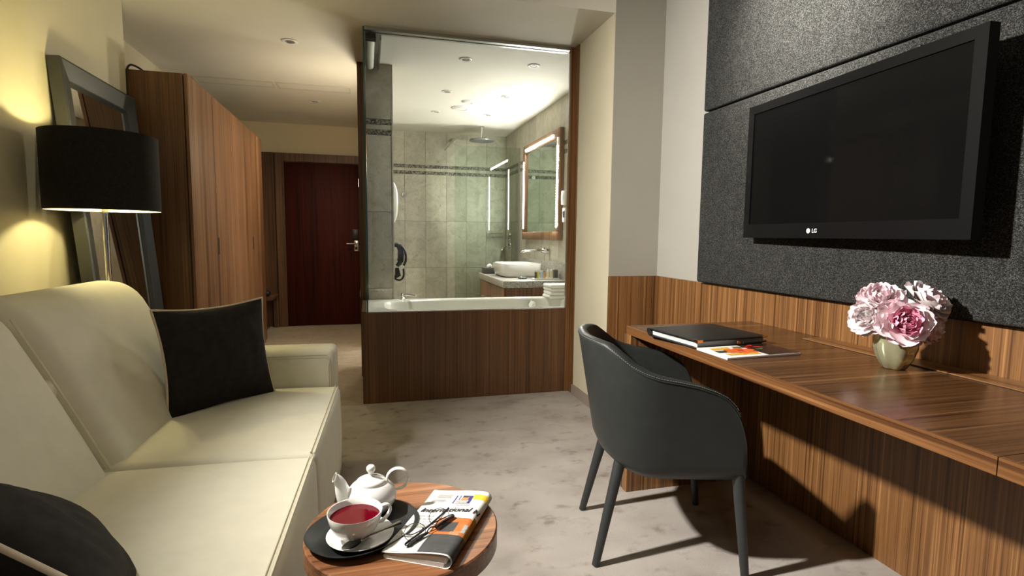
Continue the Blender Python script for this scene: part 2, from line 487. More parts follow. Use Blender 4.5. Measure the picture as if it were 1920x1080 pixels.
# bathroom tiles
rows = [(0.107, .712), (.712, 1.317), (1.317, 1.91), (1.95, 1.99), (2.03, ZC)]
G = .0019
_tm = {}
def tile(parent, ax, a0, a1, z0, z1, plane, sgn):
    key = (ax, round(a1-a0, 3), round(z1-z0, 3), sgn)
    ca, cz = (a0+a1)/2, (z0+z1)/2; ha, hz = (a1-a0)/2-G, (z1-z0)/2-G
    if key not in _tm:
        bm = bmesh.new()
        d = .008
        if ax == 'x': vs = boxv(-ha, ha, -d, 0, -hz, hz)
        else: vs = boxv(-d, 0, -ha, ha, -hz, hz)
        bv = [bm.verts.new(v) for v in vs]
        for f in BOXF: bm.faces.new([bv[i] for i in f])
        m_ = bpy.data.meshes.new('wall_tile'); bm.to_mesh(m_); bm.free(); m_.materials.append(tile_m); _tm[key] = m_
    o = bpy.data.objects.new('wall_tile', _tm[key]); COL.objects.link(o); o.parent = parent
    o.location = (ca, plane, cz) if ax == 'x' else (plane, ca, cz)
    return o
for _x, _y in ((.718, 5.058), (.723, 4.111), (1.281, 5.88)):
    spot('bathroom_fill_spot', (_x, _y, ZC-.02), (_x, _y, 0), 46, 150, 1.0, (1.0, .96, .86), .03)  # fill light added at these downlights, which are off themselves
xs = [.20, .463, .728, 1.0, 1.263, 1.527, 1.792]
for i in range(len(xs)-1):
    for (z0, z1) in rows: tile(wbb, 'x', xs[i], xs[i+1], z0, z1, YB, 1)
ys = [YB-.008-.265*k for k in range(13)]
for i in range(len(ys)-1):
    for (z0, z1) in rows: tile(wbr, 'y', ys[i+1], ys[i], z0, z1, 1.80, 1)
for (z0, z1) in rows: tile(wdv, 'x', 0.0, .20, z0, z1, 4.428, 1)
for (z0, z1) in ((1.91, 1.95), (1.99, 2.03)):
    box('mosaic_strip', .20, 1.792, YB-.009, YB, z0+.001, z1-.001, mosaic, wbb)
    box('mosaic_strip', 1.791, 1.80, YT+.05, YB-.009, z0+.001, z1-.001, mosaic, wbr)
    box('mosaic_strip', 0.0, .20, 4.419, 4.428, z0+.001, z1-.001, mosaic, wdv)
box('edge_trim', .192, .203, 4.416, 4.43, 0.1, ZC, tile_m, wdv)
# bathroom door cladding on the hall side of the divider
struct(box('trim_1', -.062, -.001, 4.43, 4.53, 0, ZC, wood_hall))

# walnut panelling, skirting and jamb
struct(box('wall_right_panelling', 1.742, XR, YNEAR, YN-.016, 0, .898, wood_v))
struct(box('wall_nook_panelling', XP-.004, XR-.0, YN-.016, YN, 0, .898, wood_v))
struct(box('baseboard_pier', XP-.016, XP-.004, YN-.016, YT-.08, 0, .07, plain('skirting_taupe', (.27, .22, .185), .8)))
jm = MB().box(1.387, XP, YT-.015, YT+.02, 0, ZC).box(1.418, XP+.0, YT-.085, YT-.015, 0, ZC)
struct(jm.build('trim_2', wood_v))

# door at the end of the hall
dr = box('door_1', -.955, -.10, YB-.035, YB-.002, .006, 1.995, mahogany, bevel=.003); struct(dr)
fr = MB().box(-1.055, -.958, YB-.07, YB, 0, 2.095).box(-.097, -.03, YB-.07, YB, 0, 2.095).box(-.958, -.097, YB-.07, YB, 2.0, 2.095)
struct(fr.build('trim_3', wood_hall))
box('lock_plate', -.165, -.112, YB-.043, YB-.034, .93, 1.06, chrome, dr, .003)
box('card_reader', -.185, -.115, YB-.05, YB-.034, 1.08, 1.20, black, dr, .004)
tube('door_handle', [(-.14, YB-.04, 1.02), (-.14, YB-.085, 1.02), (-.15, YB-.09, 1.02), (-.255, YB-.09, 1.02)], .010, chrome, dr)
lathe('lock_cylinder', [(0, 0), (.012, 0), (.012, .03), (0, .03)], (-.14, YB-.05, .95), black, dr, 12)
for z in (1.72, .35): box('hinge', -.104, -.094, YB-.078, YB-.069, z, z+.10, chrome, dr)

# ---------------------------------------------------------------- upholstered wall panels
for (z0, z1, lab) in ((.904, 1.786, 'lower charcoal tweed wall panel behind the television'), (1.794, ZM-.004, 'upper charcoal tweed wall panel meeting the ceiling')):
    o = rbox('upholstered_wall_panel', 1.705, 1.7595, -1.4, 2.545, z0, z1, .012, tweed, None, 4)
    tag(o, lab, 'wall panel', 'charcoal tweed panels on the television wall')

# ---------------------------------------------------------------- desk
t = thing('desk', 'long walnut desk with waterfall end along the television wall', 'desk', (1.42, 1.4, 0))
DZ = .75; TH = .036
for (y0, y1) in ((.687, 2.147), (-.7, .685)):
    top = mesh('desk_top', boxv(1.106, 1.7415, y0, y1, DZ-TH, DZ), BOXF, wood_x, t)
    box('edge_band', 1.100, 1.106, y0, y1, DZ-TH, DZ-.0004, wood_e, top)
box('end_panel', 1.102, 1.7415, 2.110, 2.147, 0, DZ-TH, wood_v, t)
box('end_panel', 1.104, 1.7415, 2.149, 2.172, 0, DZ-.04, wood_hall, t)
box('end_panel', 1.102, 1.7415, -.7, -.664, 0, DZ-TH, wood_v, t)
fl = box('cable_flap', 1.635, 1.735, .95, 1.72, DZ, DZ+.004, wood_y, t, .001, 1)
box('flap_seam', 1.631, 1.634, .95, 1.72, DZ+.0002, DZ+.0012, black, fl)
box('flap_slot', 1.640, 1.70, .90, .94, DZ+.0002, DZ+.0022, black, fl)

# ---------------------------------------------------------------- television
a = Vector((1.635, 2.095, 0)); b_ = Vector((1.575, 1.098, 0))
wv = (a-b_); TW = wv.length; ang = math.atan2(wv.y, wv.x)
tv = thing('television', 'large black flat television mounted on the tweed wall panel', 'television', (b_.x, b_.y, 0), ang)
Z0, Z1 = 1.142, 1.710
# local: x along the screen (from near edge to far edge), +y towards the room
bz = MB()
bz.box(0, TW, -.035, 0, Z0, Z0+.058).box(0, TW, -.035, 0, Z1-.034, Z1)
bz.box(0, .036, -.035, 0, Z0+.058, Z1-.034).box(TW-.036, TW, -.035, 0, Z0+.058, Z1-.034)
bz.build('bezel', bezel_m, tv)
box('screen', .034, TW-.034, -.03, -.006, Z0+.055, Z1-.03, black_gloss, tv)
box('back_housing', .06, TW-.06, -.055, -.03, Z0+.05, Z1-.05, black, tv, .01)
box('wall_bracket', TW*.35, TW*.65, -.094, -.05, 1.33, 1.55, black, tv)
box('remote_sensor', .20, .235, -.03, -.005, Z1, Z1+.008, black, tv, .003)
V, F = textmesh('LG', .021, bold=.02)
mid = TW*.60
lgv = [(mid-.018-v.x, .0012, Z0+.021+v.y) for v in V]
lg = mesh('logo', lgv, F, emit('logo_white', (.85, .85, .85), .0), tv)
cv = [(mid, .0012, Z0+.028)]+[(mid+.0095*math.cos(2*PI*k/24), .0012, Z0+.028+.0095*math.sin(2*PI*k/24)) for k in range(24)]
mesh('logo_disc', cv, [(0, 1+k, 1+(k+1) % 24) for k in range(24)], lg.data.materials[0], lg)
tube('logo_ring', [(mid+.006*math.cos(k*PI/10), .0015, Z0+.028+.006*math.sin(k*PI/10)) for k in range(4, 21)], .0006, plain('logo_grey', (.3, .3, .3), .5), lg, 5)

# ---------------------------------------------------------------- chair
def make_chair():
    c = thing('armchair', 'charcoal leather barrel armchair drawn up to the walnut desk', 'chair', (1.04, 1.76, 0), math.radians(-15.5))
    # plan U curve: parameter s in 0..1 from right front to left front
    def plan(s, grow=0.0):
        hw, xf, xb, xc = .278+grow, .232, -.268-grow, -.03
        L1 = xf-xc; Lb = PI*.5*((hw)+(xc-xb))*1.0
        tot = 2*L1+Lb; d = s*tot
        if d < L1: return Vector((xf-d, -hw)), 0
        if d > L1+Lb: return Vector((xc+(d-L1-Lb), hw)), 0
        th = (d-L1)/Lb*PI
        e = .82
        cx, sx = math.cos(th), math.sin(th)
        return Vector((xc-(xc-xb)*abs(sx)**e, -hw*math.copysign(abs(cx)**e, cx))), abs(sx)
    tab = [(-.40, .794), (-.245, .794), (-.215, .787), (-.19, .764), (-.15, .726), (-.11, .704), (-.066, .690), (0, .679), (.057, .667), (.114, .647), (.150, .628), (.178, .598), (.200, .556), (.218, .495), (.228, .43), (.232, .37)]
    def topz(x):
        for (x0, z0), (x1, z1) in zip(tab, tab[1:]):
            if x <= x1: return z0+(z1-z0)*max(0, (x-x0))/(x1-x0)
        return tab[-1][1]
    ns, nz = 110, 16
    zb = .338
    def P(s, v, inner):
        p, back = plan(s)
        zt = topz(p.x)
        z = zb+(zt-zb)*v
        k = (z-zb)/(.80-zb)
        tuck = max(0, 1-k/.13)**2*.032
        q, _ = plan(s, (-.034 if inner else 0)-tuck)
        x, y = q.x, q.y
        # walls lean out with height; bottom tucks in
        x -= .075*(k-.55)*back
        y *= 1+.05*(k-.6)
        # slightly raised bottom at the rear
        z += .018*back*back*(1-v)
        return Vector((x, y, z))
    V, F = [], []
    prof = []
    for i in range(ns+1):
        s = i/ns
        ring = [P(s, j/nz, False) for j in range(nz+1)]
        ring2 = [P(s, j/nz, True) for j in range(nz, -1, -1)]
        # rounded rim
        a, b = ring[-1], ring2[0]; m = (a+b)/2
        ring[-1] = a-Vector((0, 0, .012)); ring2[0] = b-Vector((0, 0, .012))
        rim = [a*.85+m*.15-Vector((0, 0, .003)), m+Vector((0, 0, .001)), b*.85+m*.15-Vector((0, 0, .003))]
        V += ring+rim+ring2
        prof.append(len(ring+rim+ring2))
    m = prof[0]
    for i in range(ns):
        for j in range(m):
            j2 = (j+1) % m
            F.append((i*m+j, i*m+j2, (i+1)*m+j2, (i+1)*m+j))
    F.append(tuple(range(m))); F.append(tuple(ns*m+j for j in range(m-1, -1, -1)))
    sh = mesh('shell', V, F, leather, c, True, 60)
    # stitched seam under the rim, outside
    pts = [P(.03+.94*i/90, .955, False) for i in range(91)]
    pts = [p+Vector((p.x, p.y, 0)).normalized()*.0012+Vector((0, 0, .006)) for p in pts]
    tube('seam', pts, .0022, leather, sh, 6)
    mb = MB()
    for i in range(0, 90):
        p = pts[i]; q = pts[i+1]
        for k in range(2):
            u = p.lerp(q, k/2+.05); w2 = p.lerp(q, k/2+.33)
            mb.tube([u+Vector((0, 0, .008)), w2+Vector((0, 0, .008))], .0009, 4)
    st = mb.build('stitching', stitch_m, sh); st['kind'] = 'stuff'
    # seat
    def dfm(v):
        k = max(0, (-.0-v.x)/.20)
        return (v.x, v.y*(1-.50*k*k), v.z+.012*(1-(v.y/.25)**2))
    rbox('seat_cushion', -.195, .235, -.243, .243, .365, .465, .04, leather, c, 8, dfm)
    # legs
    for (fx, fy, tx, ty) in ((-.25, -.195, -.158, -.150), (-.25, .195, -.158, .150), (.245, -.254, .205, -.240), (.245, .254, .205, .240)):
        tube('leg', [(fx, fy, 0), (fx+(tx-fx)*.02, fy+(ty-fy)*.02, .004), (fx+(tx-fx)*.5, fy+(ty-fy)*.5, .2), (tx, ty, .40)], [.0125, .0135, .0175, .0215], leg_m, c, 16)
    return c
make_chair()

# ---------------------------------------------------------------- sofa
sf = thing('sofa', 'cream two-seat sofa standing against the lamp wall', 'sofa', (-.165, 1.742, 0), math.radians(-2.4))
def seat_def(y0, y1):
    def d(v):
        u = (v.y-y0)/(y1-y0)
        k = max(0.0, 1-(2*u-1)**4)
        x, z = v.x, v.z
        if z > .40 and x < -.02: z += .016*k*min(1, (-.02-x)/.12)*max(0, 1-((x+.3)/.34)**2*.7)
        if x > -.04: x += .018*math.sin(max(0, min(1, (z-.05)/.4))*PI)*k
        return (x, v.y, z)
    return d
for (y0, y1) in ((.003, .80), (-.868, -.003)):
    s = rbox('seat_cushion', -.66, 0.0, y0, y1, .055, .45, .028, sofa_m, sf, 10, seat_def(y0, y1))
    dd = seat_def(y0, y1)
    for off in (-.010, -.021):
        pts = [Vector(dd(Vector((off, y0+.014+(y1-y0-.028)*i/40, .4495 if off < -.015 else .447))))+Vector((0, 0, .0005)) for i in range(41)]
        tube('seam', pts, .0024, lightwood_edge, s, 6)
def back_def(y0, y1):
    def d(v):
        u = (v.y-y0)/(y1-y0); k = max(0, 1-(2*u-1)**4)
        x = v.x-(v.z-.45)*.49
        q = max(0, min(1, (v.z-.45)/.5))
        if v.x > -.62: x += .020*k*math.sin(q*PI)
        z = v.z
        return (x, v.y, z)
    return d
for (y0, y1) in ((.002, .79), (-.868, -.002)):
    s = rbox('back_cushion', -.74, -.555, y0, y1, .38, .945, .075, sofa_m, sf, 10, back_def(y0, y1))
    e = y0 if y0 > 0 else y1
    dd = back_def(y0, y1)
    for off in (.010, .024):
        pts = []
        for i in range(30):
            q = .46+(.90-.46)*i/29
            yy = e+off*(1 if y0 > 0 else -1)
            pts.append(Vector(dd(Vector((-.557 if off > .015 else -.562, yy, q))))+Vector((.0015, 0, 0)))
        if y0 < 0: tube('seam', pts, .0024, lightwood_edge, s, 6)
def arm_def(v): return (v.x, v.y, v.z)
for (y0, y1) in ((.80, .965), (-1.035, -.87)):
    s = rbox('arm', -.86, -.022, y0, y1, .055, .62, .032, sofa_m, sf, 8, arm_def)
    for off in (.022, .034):
        yy = y0+off if y0 > 0 else y1-off
        yi = y0 if y0 > 0 else y1
        sg = -1 if y0 > 0 else 1
        tube('seam', [(-.8, yi+sg*.0004, .62-off-.004), (-.06, yi+sg*.0004, .62-off-.004), (-.045+off*.0, yi+sg*.0004, .60-off), (-.03-off*.6, yi+sg*.0004, .57-off), (-.028-off*.6, yi+sg*.0004, .40)], .0018, lightwood_edge, s, 6)
rbox('back_frame', -.875, -.70, -1.03, .96, .055, .72, .03, sofa_m, sf, 4)
for (x, y) in ((-.06, .90), (-.06, -.97), (-.82, .90), (-.82, -.97)): lathe('foot', [(0, 0), (.022, 0), (.026, .06), (0, .06)], (x, y, 0), black, sf, 14)

# ---------------------------------------------------------------- pillows
def pillow(name, label, c, u, v, W, H, T, grp):
    """c centre, u width direction, v height direction"""
    t = thing(name, label, 'pillow', c, None, grp)
    c = Vector(c); u = Vector(u).normalized(); v = Vector(v); v = (v-u*v.dot(u)).normalized(); n = u.cross(v)
    N = 28
    def P(a, b, side):
        x = a*W/2*(1-.10*(1-b*b)); y = b*H/2*(1-.10*(1-a*a))
        th = T/2*(max(0, 1-a*a)**.55)*(max(0, 1-b*b)**.55)
        wr = .004*math.sin(9*a+4*b)*(1-a*a)*(1-b*b)+.009*math.sin(13*(a-b))*abs(a*b)*(1-a*a)*(1-b*b)+.003*math.sin(21*a+9*b*b)*(1-a*a)*(1-b*b)
        return c+u*x+v*y+n*side*(th+wr*side)
    V, F = [], []
    for side in (1, -1):
        o = len(V)
        for i in range(N+1):
            for j in range(N+1): V.append(P(math.sin((i/N*2-1)*PI/2), math.sin((j/N*2-1)*PI/2), side))
        for i in range(N):
            for j in range(N): F.append((o+i*(N+1)+j, o+(i+1)*(N+1)+j, o+(i+1)*(N+1)+j+1, o+i*(N+1)+j+1))
    mesh('cover', V, F, velvet, t, True)
    pts = []
    for k in range(28): pts.append(P(-1+2*k/28, -1, 1))
    for k in range(28): pts.append(P(1, -1+2*k/28, 1))
    for k in range(28): pts.append(P(1-2*k/28, 1, 1))
    for k in range(28): pts.append(P(-1, 1-2*k/28, 1))
    tube('piping', pts, .0052, piping_m, t, 8, True)
    return t
pillow('throw_pillow', 'dark velvet pillow with cream piping leaning in the far sofa corner', (-.583, 2.345, .652), (.742, .67, 0.02), (-.10, .10, .99), .435, .42, .16, 'dark piped pillows on the sofa')
pillow('throw_pillow', 'dark velvet pillow at the near sofa end, cut off by the frame edge', (-.580, 1.085, .592), (.20, -.845, .46), (-.8, 0, .6), .39, .38, .15, 'dark piped pillows on the sofa')

# ---------------------------------------------------------------- floor lamp
LX, LY = -1.085, 2.70
lp = thing('floor_lamp', 'chrome floor lamp with black drum shade behind the sofa', 'lamp', (LX, LY, 0))
lathe('base', [(0, 0), (.11, 0), (.11, .010), (.03, .016), (0, .016)], (LX, LY, 0), chrome, lp, 40)
lathe('pole', [(0, .016), (.0115, .016), (.0115, 1.235), (.015, 1.238), (.015, 1.262), (.009, 1.27), (.009, 1.34), (0, 1.34)], (LX, LY, 0), chrome, lp, 20)
SR, S0, S1 = .205, 1.228, 1.545
shade_m = plain('black_shade_fabric', (.010, .009, .008), .8, 0, .5, 120, .3, 600, 0, .25)
lining_m = plain('white_shade_lining', (.85, .80, .62), .7)
sh = lathe('lamp_shade', [(SR-.002, S0), (SR, S0), (SR, S1), (SR-.002, S1)], (LX, LY, 0), shade_m, lp, 72, open_ends=True)
lathe('shade_lining', [(SR-.0025, S0+.0005), (SR-.0025, S1-.0005)], (LX, LY, 0), lining_m, sh, 72, open_ends=True)
sp = MB()
for k in range(3):
    a_ = 2*PI*k/3+.4
    sp.tube([(LX, LY, S0+.05), (LX+(SR-.003)*math.cos(a_), LY+(SR-.003)*math.sin(a_), S0+.012)], .002, 6)
sp.build('shade_spider', chrome, lp, True)
lathe('bulb', [(0, 1.34), (.014, 1.345), (.03, 1.385), (.03, 1.405), (.018, 1.43), (0, 1.437)], (LX, LY, 0), bulb_m, lp, 20)
pl = point('floor_lamp_light', (LX, LY, 1.395), 92, (1.0, .87, .40), .035)

# ---------------------------------------------------------------- leaning mirror
mr = thing('leaning_mirror', 'tall mirror in a wide charcoal frame leaning on the lamp wall', 'mirror', (-1.25, 3.26, 0))
Y0, Y1, MH = 2.875, 3.665, 1.905
xt, xb_ = -1.292, -1.145     # front face at top and at floor
ux = (xt-xb_)/MH
def MP(y, h, d):  # along the wall, height along frame, depth out of the front face
    n = Vector((1, 0, -ux)).normalized()
    return Vector((xb_+ux*h, y, h))+n*d
FW, FD = .105, .05
def frame_piece(mb, p_out0, p_out1, p_in0, p_in1):
    # bevelled profile: outer edge proud, inner edge recessed
    prof = []
    for (o, i) in ((p_out0, p_in0), (p_out1, p_in1)):
        f = lambda q, d: MP(o[0]+(i[0]-o[0])*q, o[1]+(i[1]-o[1])*q, d)
        prof.append([f(0, -FD), f(0, 0), f(.10, .004), f(.80, -.012), f(.86, -.012), f(1, -.026), f(1, -FD)])
    V = prof[0]+prof[1]; n = 7
    F = [(k, (k+1) % n, n+(k+1) % n, n+k) for k in range(n)]+[tuple(range(n)), tuple(range(2*n-1, n-1, -1))]
    mb.add(V, F)
O = [(Y0, .0), (Y1, .0), (Y1, MH), (Y0, MH)]; I = [(Y0+FW, FW), (Y1-FW, FW), (Y1-FW, MH-FW), (Y0+FW, MH-FW)]
for k in range(4):
    mb = MB(); frame_piece(mb, O[k], O[(k+1) % 4], I[k], I[(k+1) % 4]); mb.build('frame_rail', frame_m, mr)
gv = [MP(Y0+FW, FW, -.028), MP(Y1-FW, FW, -.028), MP(Y1-FW, MH-FW, -.028), MP(Y0+FW, MH-FW, -.028)]
gb = [MP(Y0+FW, FW, -.036), MP(Y1-FW, FW, -.036), MP(Y1-FW, MH-FW, -.036), MP(Y0+FW, MH-FW, -.036)]
mesh('mirror_glass', gv+gb, [(0, 1, 2, 3), (7, 6, 5, 4), (0, 4, 5, 1), (1, 5, 6, 2), (2, 6, 7, 3), (3, 7, 4, 0)], mirror_m, mr)

# ---------------------------------------------------------------- wardrobe and hall
WX, WY0, WY1, WH = -1.04, 3.756, 6.108, 2.092
wd = thing('wardrobe', 'tall walnut wardrobe with flush doors along the hall', 'wardrobe', (-1.3, 4.9, 0))
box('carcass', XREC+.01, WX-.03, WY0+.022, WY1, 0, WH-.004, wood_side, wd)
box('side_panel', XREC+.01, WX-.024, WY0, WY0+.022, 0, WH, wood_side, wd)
box('front_post', WX-.018, WX, WY0, WY0+.020, 0, WH, wood_ward, wd)
dj = [WY0+.022, 4.30, 4.863, 5.49, WY1]
for i in range(4):
    d = box('door', WX-.022, WX, dj[i]+.003, dj[i+1]-.003, .03, WH, wood_ward, wd)
    if i: box('shadow_gap', WX-.029, WX-.020, dj[i]-.004, dj[i]+.004, .03, WH-.001, black, wd)
    if i in (1, 3): box('door_grip', WX-.004, WX+.0015, dj[i]+.012+(.03 if i == 3 else 0), dj[i]+.045+(.03 if i == 3 else 0), .985, 1.105, black, d, .0012, 1)
cb = tube('power_cable', smoothpath([(-1.356, WY0-.016, 1.60), (-1.352, WY0-.016, 1.9), (-1.350, WY0-.017, 2.06), (-1.335, WY0-.010, 2.112), (-1.31, WY0+.02, 2.115), (-1.285, WY0+.06, 2.10), (-1.27, WY0+.12, 2.098)]), .006, black)
tag(cb, 'black cable looped over the top corner of the wardrobe', 'cable')

# entry cabinet beside the door
ec = thing('entry_cabinet', 'walnut wall niche with bench shelf left of the hall door', 'cabinet', (-1.3, 6.9, 0))
box('back_panel', XREC+.01, -1.058, YB-.03, YB-.002, 0, 2.10, wood_hall, ec)
box('bench_shelf', XREC+.01, -1.06, 6.62, YB-.03, .375, .405, wood_hall, ec)
box('upright', -1.11, -1.06, YB-.10, YB-.03, 0, .375, wood_hall, ec)
def bagdef(v): return (v.x, v.y, v.z+.012*math.sin((v.x+1.2)*25))
bg = rbox('bag', -1.235, -1.10, 6.70, 6.80, .405, .465, .028, black, None, 4, bagdef); tag(bg, 'small black bag lying on the bench shelf beside the wardrobe', 'bag')

# ceiling fittings
def downlight(x, y, r, label, grp='round recessed downlights', z=ZC):
    t = thing('downlight', label, 'ceiling light', (x, y, z), None, grp)
    lathe('trim_ring', [(r, -.0005), (r, -.004), (r*.86, -.008), (r*.62, -.006), (r*.58, -.0005)], (x, y, z), white_p, t, 32, open_ends=True)
    lathe('lamp_lens', [(0, -.003), (r*.58, -.003)], (x, y, z), led_off, t, 32, open_ends=True)
    lathe('lamp_centre', [(r*.3, -.002), (r*.3, -.006), (0, -.008)], (x, y, z), alu, t, 20, open_ends=True)
    return t
downlight(-.497, 4.106, .055, 'recessed downlight in the ceiling nearest to the wardrobe front')
downlight(-.49, 5.846, .055, 'recessed hall downlight nearest to the entrance door')
zb_ = ZC-.006
downlight(.723, 4.111, .048, 'recessed downlight above the bathtub, the left one', z=zb_)
downlight(1.252, 4.108, .048, 'recessed downlight above the bathtub, the right one', z=zb_)
downlight(.718, 5.058, .048, 'left downlight of the middle pair on the bathroom ceiling', z=zb_)
downlight(1.280, 5.081, .048, 'right downlight of the middle pair on the bathroom ceiling', z=zb_)
downlight(.717, 5.899, .048, 'left downlight of the rear pair on the bathroom ceiling', z=zb_)
downlight(1.281, 5.880, .048, 'right downlight of the rear pair on the bathroom ceiling', z=zb_)
for (x, y, r, lab) in ((.966, 5.369, .062, 'small round white ceiling vent between the bathroom downlights'), (.94, 5.654, .095, 'large round white ceiling vent in the bathroom')):
    t = thing('ceiling_vent', lab, 'vent', (x, y, zb_), None, 'round bathroom ceiling vents')
    lathe('ring', [(r, -.0005), (r, -.006), (r*.75, -.016), (r*.7, -.0005)], (x, y, zb_), white_p, t, 32, open_ends=True)
    lathe('disc', [(r*.62, -.004), (r*.60, -.014), (0, -.016)], (x, y, zb_), white_p, t, 32, open_ends=True)
gr = thing('ceiling_grille', 'long slim white access grille in the hall ceiling', 'vent', (-.75, 5.3, ZC))
for (x0, x1) in ((-1.42, -.78), (-.76, -.13)):
    fm = MB().box(x0, x1, 5.21, 5.225, ZC-.008, ZC).box(x0, x1, 5.385, 5.40, ZC-.008, ZC).box(x0, x0+.015, 5.225, 5.385, ZC-.008, ZC).box(x1-.015, x1, 5.225, 5.385, ZC-.008, ZC)
    f_ = fm.build('grille_frame', plain('grille_white', (.62, .58, .48), .5), gr)
    box('grille_panel', x0+.018, x1-.018, 5.228, 5.382, ZC-.006, ZC-.0005, ceil_m, f_)
spot('hall_fill_spot', (-.49, 5.846, ZC-.02), (-.49, 5.9, 0), 62, 150, 1.0, (1.0, .86, .62), .04)  # added to brighten the hall; the downlight at this spot is off
ws = thing('wall_sconce', 'small globe lamp on the hall side of the tiled partition', 'lamp', (-.02, 4.66, 1.75))
box('back_plate', -.012, -.0005, 4.62, 4.70, 1.70, 1.80, chrome, ws, .002)
lathe('globe', [(0, -.026), (.010, -.024), (.019, -.0175), (.0245, -.009), (.026, 0), (.0245, .009), (.019, .0175), (.010, .024), (0, .026)], (-.036, 4.66, 1.75), emit('sconce_light', (1.0, .90, .68), 950), ws, 24)

# ---------------------------------------------------------------- bathtub, glass screen
tb = thing('bathtub', 'white bathtub boxed in with a walnut front panel', 'bathtub', (.7, 4.0, 0))
TZ = .622
box('front_panel', -.030, 1.387, YT-.002, YT+.018, 0, TZ-.004, wood_tub, tb)
box('end_panel', -.045, -.018, YT, 4.42, 0, TZ+.004, wood_tub, tb)
# shell: outer rectangle -> inner basin
def sup(cx, cy, a_, b2, e, th):
    c, s = math.cos(th), math.sin(th)
    return (cx+a_*math.copysign(abs(c)**e, c), cy+b2*math.copysign(abs(s)**e, s))
NB = 96
rings = []
X0, X1, Y0t, Y1t = -.017, 1.79, YT+.018, 4.416
def rect(th):
    c, s = math.cos(th), math.sin(th); k = 1/max(abs(c), abs(s))
    return ((X0+X1)/2+(X1-X0)/2*c*k, (Y0t+Y1t)/2+(Y1t-Y0t)/2*s*k)
specs = [('r', TZ-.08), ('r', TZ-.004), ('r2', TZ)]
bas = [(.735, .300, TZ), (.727, .292, TZ-.004), (.715, .283, TZ-.02), (.68, .262, TZ-.16), (.62, .23, TZ-.34), (.54, .18, TZ-.42), (.3, .1, TZ-.43)]
V, F = [], []
for th_i in range(NB):
    th = 2*PI*th_i/NB
    V.append((*rect(th), TZ-.10))
for th_i in range(NB): V.append((*rect(2*PI*th_i/NB), TZ))
for (a_, b2, z) in bas:
    for th_i in range(NB): V.append((*sup(.84, 4.045, a_, b2, .42, 2*PI*th_i/NB), z))
nr = 2+len(bas)
for i in range(nr-1):
    for k in range(NB):
        k2 = (k+1) % NB; F.append((i*NB+k, i*NB+k2, (i+1)*NB+k2, (i+1)*NB+k))
F.append(tuple((nr-1)*NB+k for k in range(NB)))
mesh('tub_shell', V, F, acrylic, tb, True, 50)
ov = lathe('overflow_knob', [(0, 0), (.034, 0), (.036, .008), (.030, .018), (0, .022)], (0, 0, 0), chrome, None, 28)
ov.parent = tb; ov.location = Vector((1.315, 4.285, .572))-Vector((.7, 4.0, 0)); ov.rotation_euler = (math.radians(95), 0, 0)
tf = MB()
tf.lathe([(0, 0), (.022, 0), (.022, .012), (.014, .02), (.014, .05), (0, .055)], (.262, 4.36, TZ), 20)
tf.tube(smoothpath([(.262, 4.36, TZ+.03), (.30, 4.33, TZ+.045), (.36, 4.28, TZ+.038)]), .010, 10)
fo = tf.build('bath_spout', chrome, None, True, 40); tag(fo, 'small chrome spout on the bathtub rim by the tiled partition', 'tap')

sc_ = thing('glass_screen', 'frameless glass screen standing on the bathtub edge', 'glass screen', (.7, YT, TZ))
box('front_pane', -.002, 1.385, YT+.004, YT+.012, TZ, ZC-.012, glass, sc_)
sp_ = box('side_pane', -.012, -.004, YT-.004, 4.42, TZ, ZC-.004, glass, sc_)
box('glass_edge', -.0125, -.0035, YT-.0065, YT-.004, TZ, ZC-.004, glass_edge, sp_)
rl = MB().box(-.004, 1.387, YT-.010, YT+.002, ZC-.022, ZC).box(-.004, 1.387, YT+.014, YT+.045, ZC-.016, ZC).box(-.004, 1.387, YT+.05, YT+.075, ZC-.02, ZC)
rl.build('top_rail', alu, sc_)
rbld = thing('roller_blind', 'rolled white blind in a cassette above the side glass', 'blind', (.04, 4.05, 2.4))
tube('blind_roll', [(.036, YT+.05, 2.407), (.036, 4.36, 2.407)], .027, plain('blind_white', (.72, .75, .66), .6), rbld, 20)
cs = MB().box(.006, .105, YT+.08, 4.40, ZC-.014, ZC-.006).box(.095, .105, YT+.08, 4.40, ZC-.05, ZC-.014).box(.002, .006, YT+.05, 4.40, ZC-.06, ZC-.006)
cs.build('cassette', alu, rbld)
box('end_cap', .004, .07, YT+.045, YT+.049, 2.375, ZC-.02, black, rbld, .001, 1)

# towels on the tub corner
for i in range(2):
    z0 = TZ+.001+.058*i
    tw = thing('folded_towel', ['folded white towel on the tub corner, lower of the pair', 'folded white towel on the tub corner, upper of the pair'][i], 'towel', (1.6, 4.3, z0), None, 'folded white towels on the tub')
    def td(v, z0=z0): return (v.x+.006*math.sin(v.z*60+v.y*7), v.y, v.z)
    rbox('lower_fold', 1.445+.006*i, 1.74, 4.20, 4.40, z0, z0+.029, .0135, towel_m, tw, 5, td)
    rbox('upper_fold', 1.447+.006*i, 1.735, 4.20, 4.40, z0+.028, z0+.057, .0135, towel_m, tw, 5, td)

